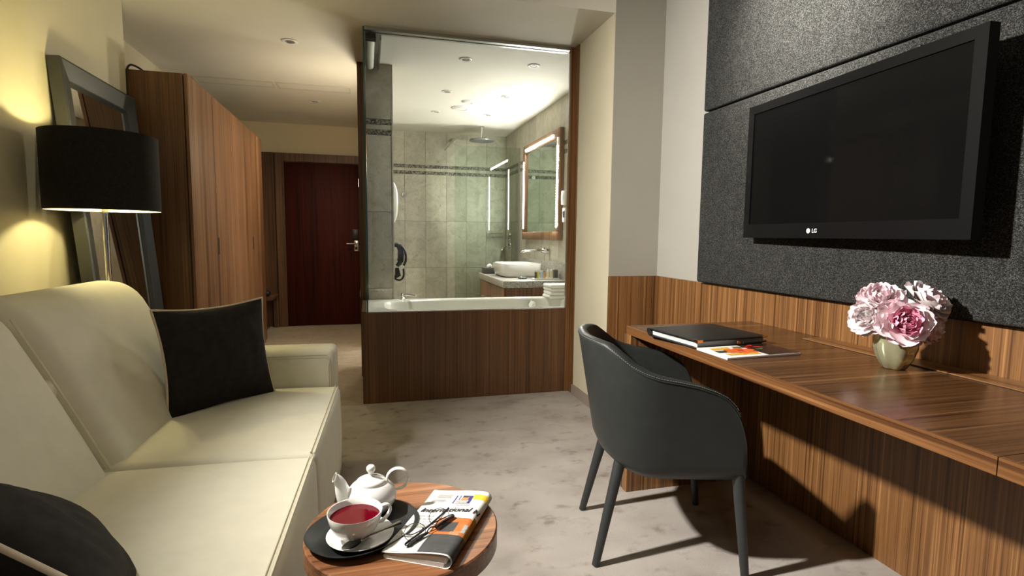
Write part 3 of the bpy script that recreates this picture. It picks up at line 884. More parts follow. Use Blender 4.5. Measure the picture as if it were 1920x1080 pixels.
# ---------------------------------------------------------------- bathroom fittings
bmr = thing('bathroom_mirror', 'walnut framed bathroom mirror with bright light strips', 'mirror', (1.78, 5.47, 1.1))
my0, my1, mz0, mz1 = 4.86, 6.10, 1.10, 2.155
MX = 1.745
for (nm, c) in (('frame_rail', (my0, my1, mz1-.085, mz1)), ('frame_rail', (my0, my1, mz0, mz0+.085)), ('frame_rail', (my0, my0+.085, mz0+.085, mz1-.085)), ('frame_rail', (my1-.085, my1, mz0+.085, mz1-.085))):
    box(nm, MX, 1.79, c[0], c[1], c[2], c[3], wood_ward, bmr, .004)
box('mirror_glass', MX+.02, MX+.03, my0+.07, my1-.07, mz0+.07, mz1-.07, mirror_bath, bmr)
def ledrow(y0, y1, z0, z1, n):
    mb = MB()
    for k in range(n):
        q = (k+.5)/n; y = y0+(y1-y0)*q; z = z0+(z1-z0)*q
        mb.box(MX-.004, MX+.004, y-.006, y+.006, z-.007, z+.007)
    return mb
ledrow(my1-.045, my1-.045, 1.22, 1.98, 30).build('light_strip', led_m, bmr)
ledrow(my0+.060, my0+.060, 1.22, 2.0, 30).build('light_strip', led_m, bmr)
mb = MB().box(MX-.008, MX+.004, 5.03, 5.98, 2.085, 2.108); mb.build('light_strip', bar_m, bmr)
vn = thing('vanity', 'grey granite vanity counter with walnut drawer front', 'vanity', (1.5, 5.27, 0))
CZ = .73; VX, VY0, VY1 = 1.175, 4.70, 5.84
box('countertop', VX, 1.791, VY0, VY1, CZ-.062, CZ, granite, vn, .003)
box('backsplash', 1.772, 1.791, VY0, VY1+.3, CZ, .885, granite, vn, .002)
box('cabinet_body', VX+.03, 1.791, VY0+.03, VY1-.02, .22, CZ-.062, wood_ward, vn)
for k in range(2):
    y0 = VY0+.035+.545*k
    dw = box('drawer', VX+.012, VX+.03, y0, y0+.54, .24, CZ-.07, wood_ward, vn, .002)
    tube('drawer_handle', [(VX+.012, y0+.2, .5), (VX-.01, y0+.2, .5), (VX-.01, y0+.34, .5), (VX+.012, y0+.34, .5)], .005, chrome, dw, 8)
# basin
bs = thing('washbasin', 'white rounded rectangular washbasin standing on the granite counter', 'washbasin', (1.45, 5.33, CZ))
def basin(ax, by, z): return [(*sup(1.47, 5.33, ax, by, .45, 2*PI*k/64), z) for k in range(64)]
lv = [basin(.16, .21, CZ), basin(.195, .245, CZ+.012), basin(.21, .262, CZ+.05), basin(.215, .27, CZ+.128), basin(.212, .267, CZ+.134), basin(.198, .253, CZ+.134), basin(.194, .249, CZ+.12), basin(.17, .22, CZ+.04), basin(.05, .06, CZ+.03)]
V = sum(lv, []); F = []
for i in range(len(lv)-1):
    for k in range(64):
        k2 = (k+1) % 64; F.append((i*64+k, i*64+k2, (i+1)*64+k2, (i+1)*64+k))
F.append(tuple(range(63, -1, -1))); F.append(tuple((len(lv)-1)*64+k for k in range(64)))
mesh('bowl', V, F, porcelain, bs, True, 50)
lathe('drain', [(.022, .031), (.022, .034), (0, .036)], (1.47, 5.33, CZ), chrome, bs, 20, open_ends=True)
wt = thing('basin_tap', 'chrome wall tap above the washbasin', 'tap', (1.79, 5.40, .96))
tube('spout', smoothpath([(1.792, 5.40, .985), (1.70, 5.40, .987), (1.60, 5.40, .985), (1.55, 5.40, .975), (1.535, 5.40, .955)]), .013, chrome, wt, 12)
v_, f_ = lathev([(0, 0), (.036, 0), (.036, .012), (.024, .03), (0, .034)], n=24)
mesh('wall_plate', [(1.792-z, 5.40+x, .985+y) for (x, y, z) in v_], f_, chrome, wt, True, 40)
mesh('control_knob', [(1.785-z*1.6, 5.24+x*.8, .985+y*.8) for (x, y, z) in v_], f_, chrome, wt, True, 40)
tube('control_lever', [(1.745, 5.24, .985), (1.735, 5.23, .95), (1.73, 5.215, .88)], .006, chrome, wt, 8)

# tissue box and soap dish
tbx = thing('tissue_box', 'dark grey tissue box on the counter left of the washbasin', 'tissue box', (1.30, 5.70, CZ))
box('box', 1.20, 1.34, 5.64, 5.79, CZ, CZ+.065, plain('tissue_box_grey', (.07, .065, .055), .5), tbx, .003)
def tdf(v): return (v.x+.01*math.sin(v.y*90), v.y, v.z+.01*math.sin(v.x*80))
rbox('tissue', 1.245, 1.30, 5.69, 5.735, CZ+.062, CZ+.095, .012, paper, tbx, 3, tdf)
ds = lathe('soap_dish', [(0, .002), (.035, .002), (.055, .018), (.057, .018), (.036, 0), (0, 0)], (1.42, 4.93, CZ), glass_mat('dish_glass', (.85, .9, .86), 2.0), None, 32)
tag(ds, 'shallow clear glass soap dish in front of the washbasin', 'dish')
# amenity tray with bottles
tr = thing('amenity_tray', 'slim pale tray holding toiletries on the counter', 'tray', (1.6, 4.86, CZ))
rbox('tray_base', 1.50, 1.745, 4.80, 4.92, CZ, CZ+.010, .004, white_p, tr, 3)
for (y, nm) in ((4.80, 'tray_rim'), (4.914, 'tray_rim')): box(nm, 1.50, 1.745, y, y+.006, CZ+.010, CZ+.016, white_p, tr)
def bottle(x, y, r, h, col, capcol, label):
    b = thing('toiletry_bottle', label, 'bottle', (x, y, CZ+.010), None, 'toiletry bottles on the counter tray')
    lathe('bottle_body', [(0, 0), (r, 0), (r, h*.78), (r*.6, h*.84), (r*.6, h*.86), (0, h*.86)], (x, y, CZ+.010), plain('bottle_'+nm_(), col, .15), b, 18)
    lathe('bottle_cap', [(0, h*.84), (r*.75, h*.84), (r*.75, h), (0, h)], (x, y, CZ+.010), plain('cap_'+nm_(), capcol, .3), b, 18)
_c = [0]
def nm_(): _c[0] += 1; return 'tone_%d' % _c[0]
bottle(1.525, 4.85, .011, .075, (.05, .05, .05), (.5, .5, .5), 'slim dark toiletry bottle at the left end of the tray')
bottle(1.552, 4.855, .012, .078, (.55, .50, .08), (.6, .6, .58), 'yellow-green toiletry bottle on the counter tray')
bottle(1.582, 4.85, .012, .078, (.40, .55, .70), (.8, .8, .8), 'pale blue toiletry bottle on the counter tray')
bottle(1.612, 4.855, .013, .070, (.50, .30, .10), (.12, .09, .06), 'amber toiletry bottle with a dark cap on the tray')
bottle(1.647, 4.85, .015, .088, (.75, .68, .50), (.85, .85, .82), 'cream toiletry bottle with tall white cap, beside the amber one')
bottle(1.684, 4.855, .015, .086, (.70, .62, .45), (.85, .85, .82), 'cream toiletry bottle with tall white cap, beside the dark box')
kb = thing('toiletry_box', 'small dark box at the right end of the toiletry tray', 'box', (1.72, 4.85, CZ+.01))
box('carton', 1.706, 1.742, 4.835, 4.885, CZ+.010, CZ+.085, plain('carton_dark', (.05, .05, .045), .5), kb, .002)
box('lid', 1.705, 1.743, 4.834, 4.886, CZ+.085, CZ+.094, plain('carton_lid', (.08, .08, .07), .5), kb, .002)

# switch boxes by the mirror
for (z0, z1, y0, y1, m_, lab) in ((1.43, 1.56, 4.70, 4.80, white_p, 'white wall dispenser right of the bathroom mirror'), (1.27, 1.40, 4.68, 4.76, white_p, 'white wall phone unit with dark display under the dispenser')):
    s_ = thing('wall_unit', lab, 'wall unit', (1.79, 4.74, z0), None, 'small white units beside the bathroom mirror')
    box('housing', 1.745, 1.792, y0, y1, z0, z1, m_, s_, .008)
    box('face_plate', 1.740, 1.746, y0+.015, y1-.015, z0+.04, z1-.03, white_p if z0 > 1.4 else black, s_, .002)

# shower
box_ = thing('shower_screen', 'clear glass shower screen across the rear of the bathroom', 'glass screen', (1.4, 6.4, 0))
box('pane', 1.0, 1.785, 6.396, 6.404, .02, 2.19, glass_shower, box_)
box('wall_channel', 1.778, 1.792, 6.388, 6.412, .02, 2.19, alu, box_)
sh_ = thing('rain_shower', 'round chrome rain shower head hanging from the ceiling', 'shower head', (1.345, 6.52, 2.28))
lathe('head', [(0, -.005), (.145, -.005), (.15, .002), (.145, .012), (.04, .03), (0, .034)], (1.345, 6.52, 2.275), plain('shower_steel', (.20, .21, .21), .3, .5), sh_, 40)
lathe('arm', [(.012, 0), (.012, .13), (.032, .135), (.032, .139)], (1.345, 6.52, 2.305), chrome, sh_, 18, open_ends=True)
hs = thing('hand_shower', 'angled chrome hand shower on the rear bathroom wall', 'shower head', (1.07, 7.08, 2.3))
tube('wall_holder', [(1.085, 7.09, 2.345), (1.085, 7.04, 2.345)], .02, chrome, hs, 14)
tube('handle', [(1.10, 7.03, 2.36), (1.04, 7.01, 2.30), (.955, 6.98, 2.215)], [.011, .010, .013], chrome, hs, 12)
mx = thing('shower_mixer', 'chrome shower mixer on the right shower wall', 'mixer', (1.79, 6.78, 1.05))
for (z, r) in ((1.07, .045), (1.0, .030), (1.15, .028)):
    mesh('rosette', [(1.792-zz*1.3, 6.78+x*r/.036, z+y*r/.036) for (x, y, zz) in v_], f_, chrome, mx, True, 40)
tube('mixer_body', [(1.75, 6.78, .97), (1.75, 6.78, 1.17)], .018, chrome, mx, 14)
tube('lever', [(1.745, 6.78, 1.0), (1.69, 6.76, .99), (1.66, 6.75, .95)], .008, chrome, mx, 8)
hose = tube('shower_hose', smoothpath([(1.77, 6.70, 1.10), (1.74, 6.64, 1.09), (1.745, 6.60, .95), (1.745, 6.595, .6), (1.745, 6.62, .42), (1.745, 6.70, .4)]), .007, chrome, mx, 8)
bk = thing('shower_basket', 'oval chrome wire basket on the rear shower wall', 'basket', (1.70, 7.0, 1.15))
for z in (1.12, 1.17):
    tube('basket_ring', [(1.64+.10*math.cos(k*PI/12), 7.03+.055*math.sin(k*PI/12), z) for k in range(24)], .004, chrome, bk, 6, True)
bw = MB()
for k in range(12): bw.tube([(1.64+.10*math.cos(k*PI/6), 7.03+.055*math.sin(k*PI/6), 1.12), (1.64+.10*math.cos(k*PI/6), 7.03+.055*math.sin(k*PI/6), 1.17)], .0025, 5)
bw.build('basket_wires', chrome, bk, True)['kind'] = 'stuff'
rh = thing('robe_hook', 'round chrome robe hook on the rear bathroom wall', 'hook', (.452, 7.08, 1.647))
mesh('rosette', [(.452+x, 7.093-zz, 1.647+y) for (x, y, zz) in v_], f_, chrome, rh, True, 40)
tube('peg', [(.452, 7.07, 1.647), (.452, 7.03, 1.645), (.452, 7.015, 1.66)], .009, chrome, rh, 10)

# on the bathroom side of the divider
sl = thing('wall_lamp', 'white curved lamp on the bathroom side of the tiled partition', 'lamp', (.2, 4.62, 1.4))
V = []; F = []
for i in range(13):
    th = -PI/2+PI*i/12
    for j in range(13):
        ph = -PI/2+PI*j/12
        V.append((.2+.048*math.cos(th)*abs(math.cos(ph))**.5, 4.60+.05*math.sin(ph), 1.40+.17*math.copysign(abs(math.sin(th))**.8, math.sin(th))))
for i in range(12):
    for j in range(12): F.append((i*13+j, i*13+j+1, (i+1)*13+j+1, (i+1)*13+j))
mesh('shade', V, F, porcelain, sl, True)
box('back_plate', .199, .206, 4.55, 4.65, 1.25, 1.55, white_p, sl, .002)
hd = thing('hair_dryer', 'black wall hair dryer with looped hose by the tiled partition', 'hair dryer', (.22, 4.58, .9))
tube('dryer_body', smoothpath([(.215, 4.58, 1.055), (.245, 4.575, 1.05), (.262, 4.57, 1.00), (.258, 4.57, .92), (.235, 4.575, .88)]), [.02]*8+[.024]*9+[.027]*8+[.02]*8, black, hd, 14)
tube('dryer_grip', smoothpath([(.262, 4.56, 1.05), (.296, 4.55, 1.0), (.302, 4.55, .93), (.285, 4.555, .885)]), .010, black, hd, 10)
box('holder', .2, .285, 4.56, 4.60, .855, .885, white_p, hd, .006)
tube('hose', smoothpath([(.283, 4.57, .86), (.285, 4.57, .80), (.26, 4.57, .765), (.22, 4.58, .77), (.207, 4.58, .80)]), .008, black, hd, 8)
mesh('nozzle', [(.215, 4.55, .865), (.245, 4.55, .865), (.262, 4.55, .80), (.215, 4.55, .775), (.215, 4.585, .865), (.245, 4.585, .865), (.262, 4.585, .80), (.215, 4.585, .775)], BOXF, black, hd)

# ---------------------------------------------------------------- round table
TC = (.067, 1.163); TR = .208; TT = .50
rt = thing('side_table', 'round walnut side table in front of the sofa', 'table', (*TC, 0))
lathe('table_top', [(0, -.045), (TR-.004, -.045), (TR, -.041), (TR, -.003), (TR-.003, 0), (0, 0)], (*TC, TT), wood_table, rt, 96)
lathe('column', [(0, .012), (.03, .012), (.03, TT-.045), (0, TT-.045)], (*TC, 0), alu, rt, 24)
lathe('base', [(0, 0), (.15, 0), (.15, .008), (.03, .014), (0, .014)], (*TC, 0), alu, rt, 48)

# tray
ty = thing('serving_tray', 'oval black slate tray on the round table', 'tray', (-.018, 1.15, TT))
def ov_(a_, b2, z, th0=math.radians(38)):
    out = []
    for k in range(72):
        x, y = sup(0, 0, a_, b2, .9, 2*PI*k/72)
        out.append((-.018+x*math.cos(th0)-y*math.sin(th0), 1.150+x*math.sin(th0)+y*math.cos(th0), TT+z))
    return out
lv = [ov_(.085, .068, .0005), ov_(.106, .086, .002), ov_(.122, .100, .0155), ov_(.123, .101, .017), ov_(.120, .098, .017), ov_(.106, .085, .0065), ov_(.05, .04, .006)]
V = sum(lv, []); F = []
for i in range(len(lv)-1):
    for k in range(72): k2 = (k+1) % 72; F.append((i*72+k, i*72+k2, (i+1)*72+k2, (i+1)*72+k))
F.append(tuple(range(71, -1, -1))); F.append(tuple((len(lv)-1)*72+k for k in range(72)))
mesh('plate', V, F, stone_tray, ty, True, 60)
TB = TT+.0065

# saucer, cup, tea, spoon
CX, CY = -.034, 1.113
su = lathe('saucer', [(0, 0), (.038, 0), (.04, .003), (.058, .0065), (.0675, .0115), (.0685, .0130), (.0675, .0140), (.056, .009), (.036, .006), (0, .006)], (CX+.010, CY+.004, TB), porcelain, None, 56)
tag(su, 'round white porcelain saucer under the tea cup', 'saucer')
cp = thing('tea_cup', 'white porcelain tea cup full of red tea', 'cup', (CX, CY, TB+.006))
lathe('cup_body', [(0, .004), (.022, .004), (.024, 0), (.027, 0), (.028, .006), (.038, .014), (.047, .027), (.0525, .042), (.0555, .0575), (.0552, .059), (.0535, .0585), (.050, .042), (.044, .027), (.034, .014), (0, .010)], (CX, CY, TB+.0062), porcelain, cp, 64, True, 70)
ha = math.radians(22)
hdv = Vector((math.cos(ha), math.sin(ha), 0))
hp = [Vector((CX, CY, TB+.0062))+hdv*r+Vector((0, 0, z)) for (r, z) in ((.051, .047), (.062, .052), (.074, .049), (.078, .038), (.071, .026), (.058, .018), (.044, .019))]
band('cup_handle', smoothpath(hp), hdv.cross(Vector((0, 0, 1))), .0028, .0058, porcelain, cp)
te = lathe('tea', [(0, .0452), (.0504, .0452), (.0508, .0458), (.0504, .0462), (0, .0462)], (CX, CY, TB+.0062), plain('red_tea', (.10, .001, .007), .06, 0, .05, 5, 0, 1, 0, .15), None, 48)
tag(te, 'dark red fruit tea filling the white cup', 'drink')
spn = thing('tea_spoon', 'steel tea spoon lying on the saucer below the cup', 'spoon', (CX+.03, CY-.04, TB))
s0 = Vector((CX-.024, CY-.058, TB+.0185)); s1 = Vector((CX+.092, CY-.012, TB+.034))
V, F = [], []
sd = (s1-s0).normalized(); sn = sd.cross(Vector((0, 0, 1))).normalized()
NN = 14
for side in (0, 1):
    for i in range(NN+1):
        q = i/NN; ww = .0125*math.sin(PI*min(1, q*.97+.03))**.7+.0006
        for j in range(7):
            a_ = j/6*2-1
            V.append(s0+sd*q*.042+sn*ww*a_+Vector((0, 0, -.006*(1-a_*a_)*math.sin(PI*q)+.0015*side)))
for side in (0, 1):
    o = side*(NN+1)*7
    for i in range(NN):
        for j in range(6): F.append((o+i*7+j, o+i*7+j+1, o+(i+1)*7+j+1, o+(i+1)*7+j))
steel = plain('steel', (.40, .38, .35), .2, 1.0)
mesh('spoon_bowl', V, F, steel, spn, True)
tube('spoon_handle', [s0+sd*.038, s0+sd*.055+Vector((0, 0, .002)), s0+sd*.09+Vector((0, 0, .001)), s1], [(.0022, .0014), (.0018, .0014), (.0025, .0012), (.0045, .0011)], steel, spn, 8)

# teapot
PX, PY, PZ = -.001, 1.236, TB
tp = thing('teapot', 'white porcelain teapot behind the tea cup', 'teapot', (PX, PY, PZ))
lathe('pot_body', [(0, 0), (.036, 0), (.038, .004), (.050, .013), (.0575, .027), (.058, .037), (.053, .050), (.042, .062), (.033, .067), (0, .068)], (PX, PY, PZ), porcelain, tp, 56, True, 60)
ld = lathe('lid', [(.034, .0665), (.0345, .069), (.030, .0735), (.018, .079), (.006, .082), (.0045, .086), (.007, .090), (.0105, .096), (.010, .102), (.006, .106), (0, .107)], (PX, PY, PZ), porcelain, tp, 44, True, 60, True)
sa = math.radians(187)
sv = Vector((math.cos(sa), math.sin(sa), 0))
pp = [Vector((PX, PY, PZ))+sv*r+Vector((0, 0, z)) for (r, z) in ((.040, .024), (.054, .034), (.062, .052), (.067, .072), (.074, .086), (.080, .090))]
pth = smoothpath(pp, 6)
npt = len(pth)
tube('spout', pth, [.0245-.0155*min(1, (i_/npt)*1.25) if i_ < npt-4 else .0088+.0008*(i_-npt+4) for i_ in range(npt)], porcelain, tp, 18)
so = pth[-1]; sdir = (pth[-1]-pth[-3]).normalized(); sside = sdir.orthogonal().normalized(); sup_ = sdir.cross(sside)
mesh('spout_mouth', [so+sdir*.0004]+[so+sdir*.0004+(sside*math.cos(2*PI*k/16)+sup_*math.sin(2*PI*k/16))*.0085 for k in range(16)], [(0, 1+k, 1+(k+1) % 16) for k in range(16)], plain('spout_dark', (.10, .08, .06), .6), tp)
hv = Vector((math.cos(math.radians(-4)), math.sin(math.radians(-4)), 0))
cc = Vector((PX, PY, PZ))+hv*.060+Vector((0, 0, .070))
ring = [cc+hv*.0245*math.cos(t_)+Vector((0, 0, 1))*.0245*math.sin(t_) for t_ in [PI*1.08-k*PI*1.82/30 for k in range(31)]]
band('handle', ring, hv.cross(Vector((0, 0, 1))), .0028, .0068, porcelain, tp)

# ---------------------------------------------------------------- newspaper
NW, NL = .134, .270
nw = thing('newspaper', 'folded newspaper with colour front page on the round table', 'newspaper', (.017, 1.047, TT), math.radians(-29.5))
def zt(s):
    q = max(0, min(1, s/NW)); q = q*q*(3-2*q)
    return .0125+.0145*q
RF = zt(NW)/2
def NP(s, t_, lift=0.0):
    wav = .0012*math.sin(t_*28+s*20)+.0010*math.sin(t_*50)
    if s <= NW:
        return Vector((s, t_, zt(s)+wav+lift))
    a_ = (s-NW)/RF
    return Vector((NW+(RF+lift)*math.sin(a_), t_, RF+(RF+lift)*math.cos(a_)+wav*max(0, math.cos(a_))))
def sheet(s0, s1, t0, t1, ns, nt_, lift, thick=.0):
    V, F = [], []
    for i in range(ns+1):
        for j in range(nt_+1): V.append(NP(s0+(s1-s0)*i/ns, t0+(t1-t0)*j/nt_, lift))
    for i in range(ns):
        for j in range(nt_): F.append((i*(nt_+1)+j, (i+1)*(nt_+1)+j, (i+1)*(nt_+1)+j+1, i*(nt_+1)+j+1))
    return V, F
S1 = NW+PI*RF
V, F = sheet(0, S1, 0, NL, 44, 40, 0)
# continue the sheet below as the bottom page
o = len(V)
for i in range(1, 11):
    for j in range(41): V.append(Vector((NW-(NW-.004)*i/10, NL*j/40, .0006)))
for i in range(10):
    for j in range(40):
        a0 = (44*41 if i == 0 else o+(i-1)*41); b0 = o+i*41
        F.append((a0+j, b0+j, b0+j+1, a0+j+1))
po = mesh('outer_sheet', V, F, paper, nw, True)
md = po.modifiers.new('thickness', 'SOLIDIFY'); md.thickness = .0004; md.offset = 0
for (k, z0, z1) in ((0, .0015, .0060), (1, .0068, .0105)):
    V = []; n_ = 12
    for j in (0, 1):
        for i in range(n_+1):
            s_ = .003+.004*k+(NW-.006)*i/n_
            for z in (z0, z1+(zt(s_)-.0125)*(.25+.35*k)): V.append(Vector((s_, (.002+.003*k) if j == 0 else NL-.003, z)))
    F = []
    m2 = (n_+1)*2
    for i in range(n_):
        F.append((2*i, 2*i+2, 2*i+3, 2*i+1)); F.append((m2+2*i+1, m2+2*i+3, m2+2*i+2, m2+2*i))
        F.append((2*i+1, 2*i+3, m2+2*i+3, m2+2*i+1)); F.append((2*i, m2+2*i, m2+2*i+2, 2*i+2))
    F.append((0, 1, m2+1, m2)); F.append((2*n_, m2+2*n_, m2+2*n_+1, 2*n_+1))
    mesh('inner_pages', V, F, paper, nw)
pr = {'orange': plain('print_orange', (.45, .13, .025), .75, 0, .2, 60), 'dark': plain('print_charcoal', (.045, .045, .045), .7, 0, .25, 40), 'yellow': plain('print_yellow', (.75, .48, .03), .75, 0, .1, 80),
      'blue': plain('print_blue', (.03, .03, .16), .75), 'skin': plain('print_tan', (.42, .20, .09), .75, 0, .3, 200), 'grey': plain('print_grey', (.35, .35, .32), .75, 0, .3, 150), 'ochre': plain('print_ochre', (.38, .20, .02), .75, 0, .3, 90), 'pale': plain('print_pale', (.60, .59, .55), .75, 0, .1, 90)}
def printed(name, rects, mats):
    mb = MB()
    for (s0, s1, t0, t1, mi, lf) in rects:
        V, F = sheet(s0, s1, t0, t1, max(2, int((s1-s0)/.005)), max(2, int((t1-t0)/.008)), .0009+lf); mb.add(V, F, mi)
    return mb.build(name, mats, nw, True)
printed('front_page_photo', [(.066, NW+.010, .074, .140, 0, 0), (NW+.010, NW+.030, .05, .150, 3, 0), (.075, NW+.030, .004, .074, 1, 0.0001), (.085, .118, .085, .122, 1, .0002), (.112, .134, .074, .090, 4, .0002), (.134, .142, .086, .115, 2, .0003)],
        [pr['orange'], pr['dark'], pr['grey'], pr['ochre'], pr['skin']])
printed('teaser_photo', [(.070, .112, .205, .243, 0, 0), (.074, .080, .205, .243, 4, .0001), (.083, .087, .205, .243, 4, .0001), (.076, .106, .206, .222, 1, .0002), (.086, .103, .218, .236, 2, .0003), (.088, .101, .233, .240, 3, .0004)],
        [pr['blue'], pr['grey'], pr['skin'], ink, pr['pale']])
printed('teaser_panel', [(.112, NW+.014, .228, .252, 0, 0)], [pr['yellow']])
printed('lower_columns', [(.003, .074, .003, .060, 0, 0)], [pr['pale']])
V, F = textmesh('International', .0285, .25, bold=.022)
mxx = max(v.x for v in V)
tx = mesh('masthead', [NP(.008+v.x/mxx*.122, .164+v.y*.95, .0015) for v in V], F, ink, nw)
V, F = textmesh('N', .026, .25, bold=.025)
mesh('masthead', [NP(.134+v.x*.7, .161+v.y, .0016) for v in V], F, ink, nw)
for k, txt in enumerate(('Greek leader', 'declares that', 'all is not lost')):
    V, F = textmesh(txt, .0095, .2)
    mesh('headline', [NP(.006+v.x*.95, .144-.0115*k+v.y, .0015) for v in V], F, pr['dark'], nw)
rc = []
for (s0, s1, t0, n_) in ((.020, .062, .246, 5), (.014, .056, .224, 4), (.004, .070, .112, 5), (.082, .120, .198, 2)):
    for k in range(n_): rc.append((s0+.002*random.random(), s1-.008*random.random(), t0-.0034*k, t0-.0034*k+.0016, 0, 0))
rc.append((.004, .120, .158, .1586, 0, 0))
printed('print_lines', rc, [ink_grey])['kind'] = 'stuff'

# ---------------------------------------------------------------- glasses
gl = thing('eyeglasses', 'dark half-rim eyeglasses lying on the newspaper', 'eyeglasses', (.013, 1.021, TT), math.radians(-29.5))
A_ = NP(.041, .043, .006); B_ = NP(.091, .160, .006)
e1 = (B_-A_).normalized(); up = Vector((0, 0, 1)); pe = up.cross(e1).normalized()
e2 = (pe*.85+up*.52).normalized()
C_ = (A_+B_)/2
gdark = plain('glasses_black', (.014, .012, .018), .25); gwire = plain('glasses_wire', (.05, .045, .05), .25, .8)
for s_ in (-1, 1):
    c0 = C_+e1*s_*.0345
    tube('brow_bar', smoothpath([c0-e1*s_*.022+e2*.001, c0+e2*.0025, c0+e1*s_*.024+e2*.0015, c0+e1*s_*.0305]), [(.0046, .0030)]*25, gdark, gl, 8)
    rim = [c0+e1*.0255*math.cos(2*PI*k/40)+e2*(.0165+.0185*math.sin(2*PI*k/40)) for k in range(40)]
    r_ = tube('lens_rim', rim, .0007, gwire, gl, 6, True)
    mesh('lens', rim, [tuple(range(40))], glass, r_)
    tube('nose_pad', [c0-e1*s_*.022+e2*.014, c0-e1*s_*.018+e2*.017-pe*.003], .0012, gwire, gl, 6)
tube('bridge', smoothpath([C_-e1*.012+e2*.003, C_+e2*.0065, C_+e1*.012+e2*.003]), .0014, gdark, gl, 6)
tips = (NP(.063, .205, .004), NP(.005, .085, .006))
for (h, tip, sg) in ((A_-e1*.001, tips[1], -1), (B_+e1*.001, tips[0], 1)):
    hinge = h+up*.001
    other = (B_ if sg < 0 else A_)
    pass
tube('temple', smoothpath([A_-e1*.002, A_+pe*.008+up*.001, C_-e1*.015+pe*.012+up*.002, NP(.058, .165, .005), tips[0]]), [(.0012, .0022)]*33, gdark, gl, 8)
tube('temple', smoothpath([B_+e1*.002, B_+pe*.006+up*.002, C_+e1*.02+pe*.010+up*.005, NP(.030, .085, .008), tips[1]]), [(.0012, .0022)]*33, gdark, gl, 8)

# ---------------------------------------------------------------- things on the desk
fd = thing('leather_folder', 'black leather folder with brass corners at the far desk end', 'folder', (1.105, 1.625, DZ), math.radians(6))
FWd, FL = .315, .285
leather_b = plain('black_leather', (.010, .009, .009), .42, 0, .2, 30, .15, 350)
rbox('cover', 0, FWd, 0, FL, .0, .006, .0025, leather_b, fd, 3)
rbox('cover', -.002, FWd, -.004, FL, .026, .033, .003, leather_b, fd, 3)
tube('spine', [(0, FL, .0165), (FWd, FL, .0165)], [(.0165, .012)]*2, leather_b, fd, 16)
box('pages', .009, FWd-.006, .010, FL-.004, .0065, .0255, plain('page_white', (.42, .45, .46), .7, 0, .03), fd)
for (x, sg) in ((0, 1), (FWd, -1)):
    for (z0, z1, off) in ((-.0005, .0068, 0), (.0255, .0338, -.004)):
        y = off
        xx = x-(.002 if x == 0 and off else 0)
        mb = MB().box(min(xx-sg*.0006, xx+sg*.022), max(xx-sg*.0006, xx+sg*.022), y-.0006, y+.005, z0, z1).box(min(xx-sg*.0006, xx+sg*.005), max(xx-sg*.0006, xx+sg*.005), y+.005, y+.022, z0, z1)
        mb.build('corner_guard', brass, fd)
box('clasp', FWd*.55, FWd*.60, -.006, -.002, .010, .022, brass, fd, .001, 1)
tube('pen', [(FWd*.62, -.008, .0145), (FWd*.96, -.008, .0145)], .004, black, fd, 10)

mg = thing('magazine', 'glossy magazine with orange flower cover lying on the desk', 'magazine', (1.107, 1.464, DZ), math.radians(2.5))
MW, MLn = .298, .158
rbox('pages', 0, MW, 0, MLn, .0002, .0085, .002, plain('magazine_white', (.80, .78, .78), .35), mg, 3)
mp = MB(); Zp = .0090
def patch(pts, mi, z=0): mp.add([(x, y, Zp+z) for (x, y) in pts], [tuple(range(len(pts)))], mi)
patch([(.165, .001), (MW-.001, .001), (MW-.001, MLn-.001), (.165, MLn-.001)], 0)
patch([(.03, .02), (.155, .02), (.155, .045), (.03, .05)], 1, .0001)
patch([(.025, .10), (.10, .105), (.11, .135), (.03, .13)], 1, .0001)
patch([(.02, .062), (.07, .062), (.07, .092), (.02, .092)], 3, .0002)
patch([(.12, .115), (.165, .11), (.165, .135), (.13, .14)], 4, .0001)
for k in range(6):
    a_ = 2*PI*k/6+.3; cx, cy = .115, .075
    pts = []
    for q in range(12):
        th = 2*PI*q/12
        lx, ly = .026+.024*math.cos(th), .017*math.sin(th)
        pts.append((cx+1.3*(lx*math.cos(a_)-ly*math.sin(a_)), cy+.85*(lx*math.sin(a_)+ly*math.cos(a_))))
    patch(pts, 2, .0003+.00005*k)
patch([(.115+.012*math.cos(2*PI*q/10), .075+.009*math.sin(2*PI*q/10)) for q in range(10)], 5, .0008)
for (cx, cy, a_) in ((.185, .12, .2), (.215, .115, -.3), (.20, .135, .6)):
    patch([(cx+.028*math.cos(2*PI*q/10)*math.cos(a_)-.008*math.sin(2*PI*q/10)*math.sin(a_), cy+.028*math.cos(2*PI*q/10)*math.sin(a_)+.008*math.sin(2*PI*q/10)*math.cos(a_)) for q in range(10)], 5, .0004)
patch([(.175, .085), (.225, .095), (.205, .075)], 4, .0005)
mp.build('cover_print', [plain('cover_brown', (.022, .012, .010), .25), plain('cover_yellow', (.70, .42, .05), .3, 0, .3, 80), plain('cover_orange', (.75, .14, .03), .3, 0, .3, 60), plain('cover_olive', (.05, .05, .02), .3), plain('cover_green', (.10, .17, .06), .3, 0, .3, 60), plain('cover_red', (.55, .03, .02), .3)], mg)

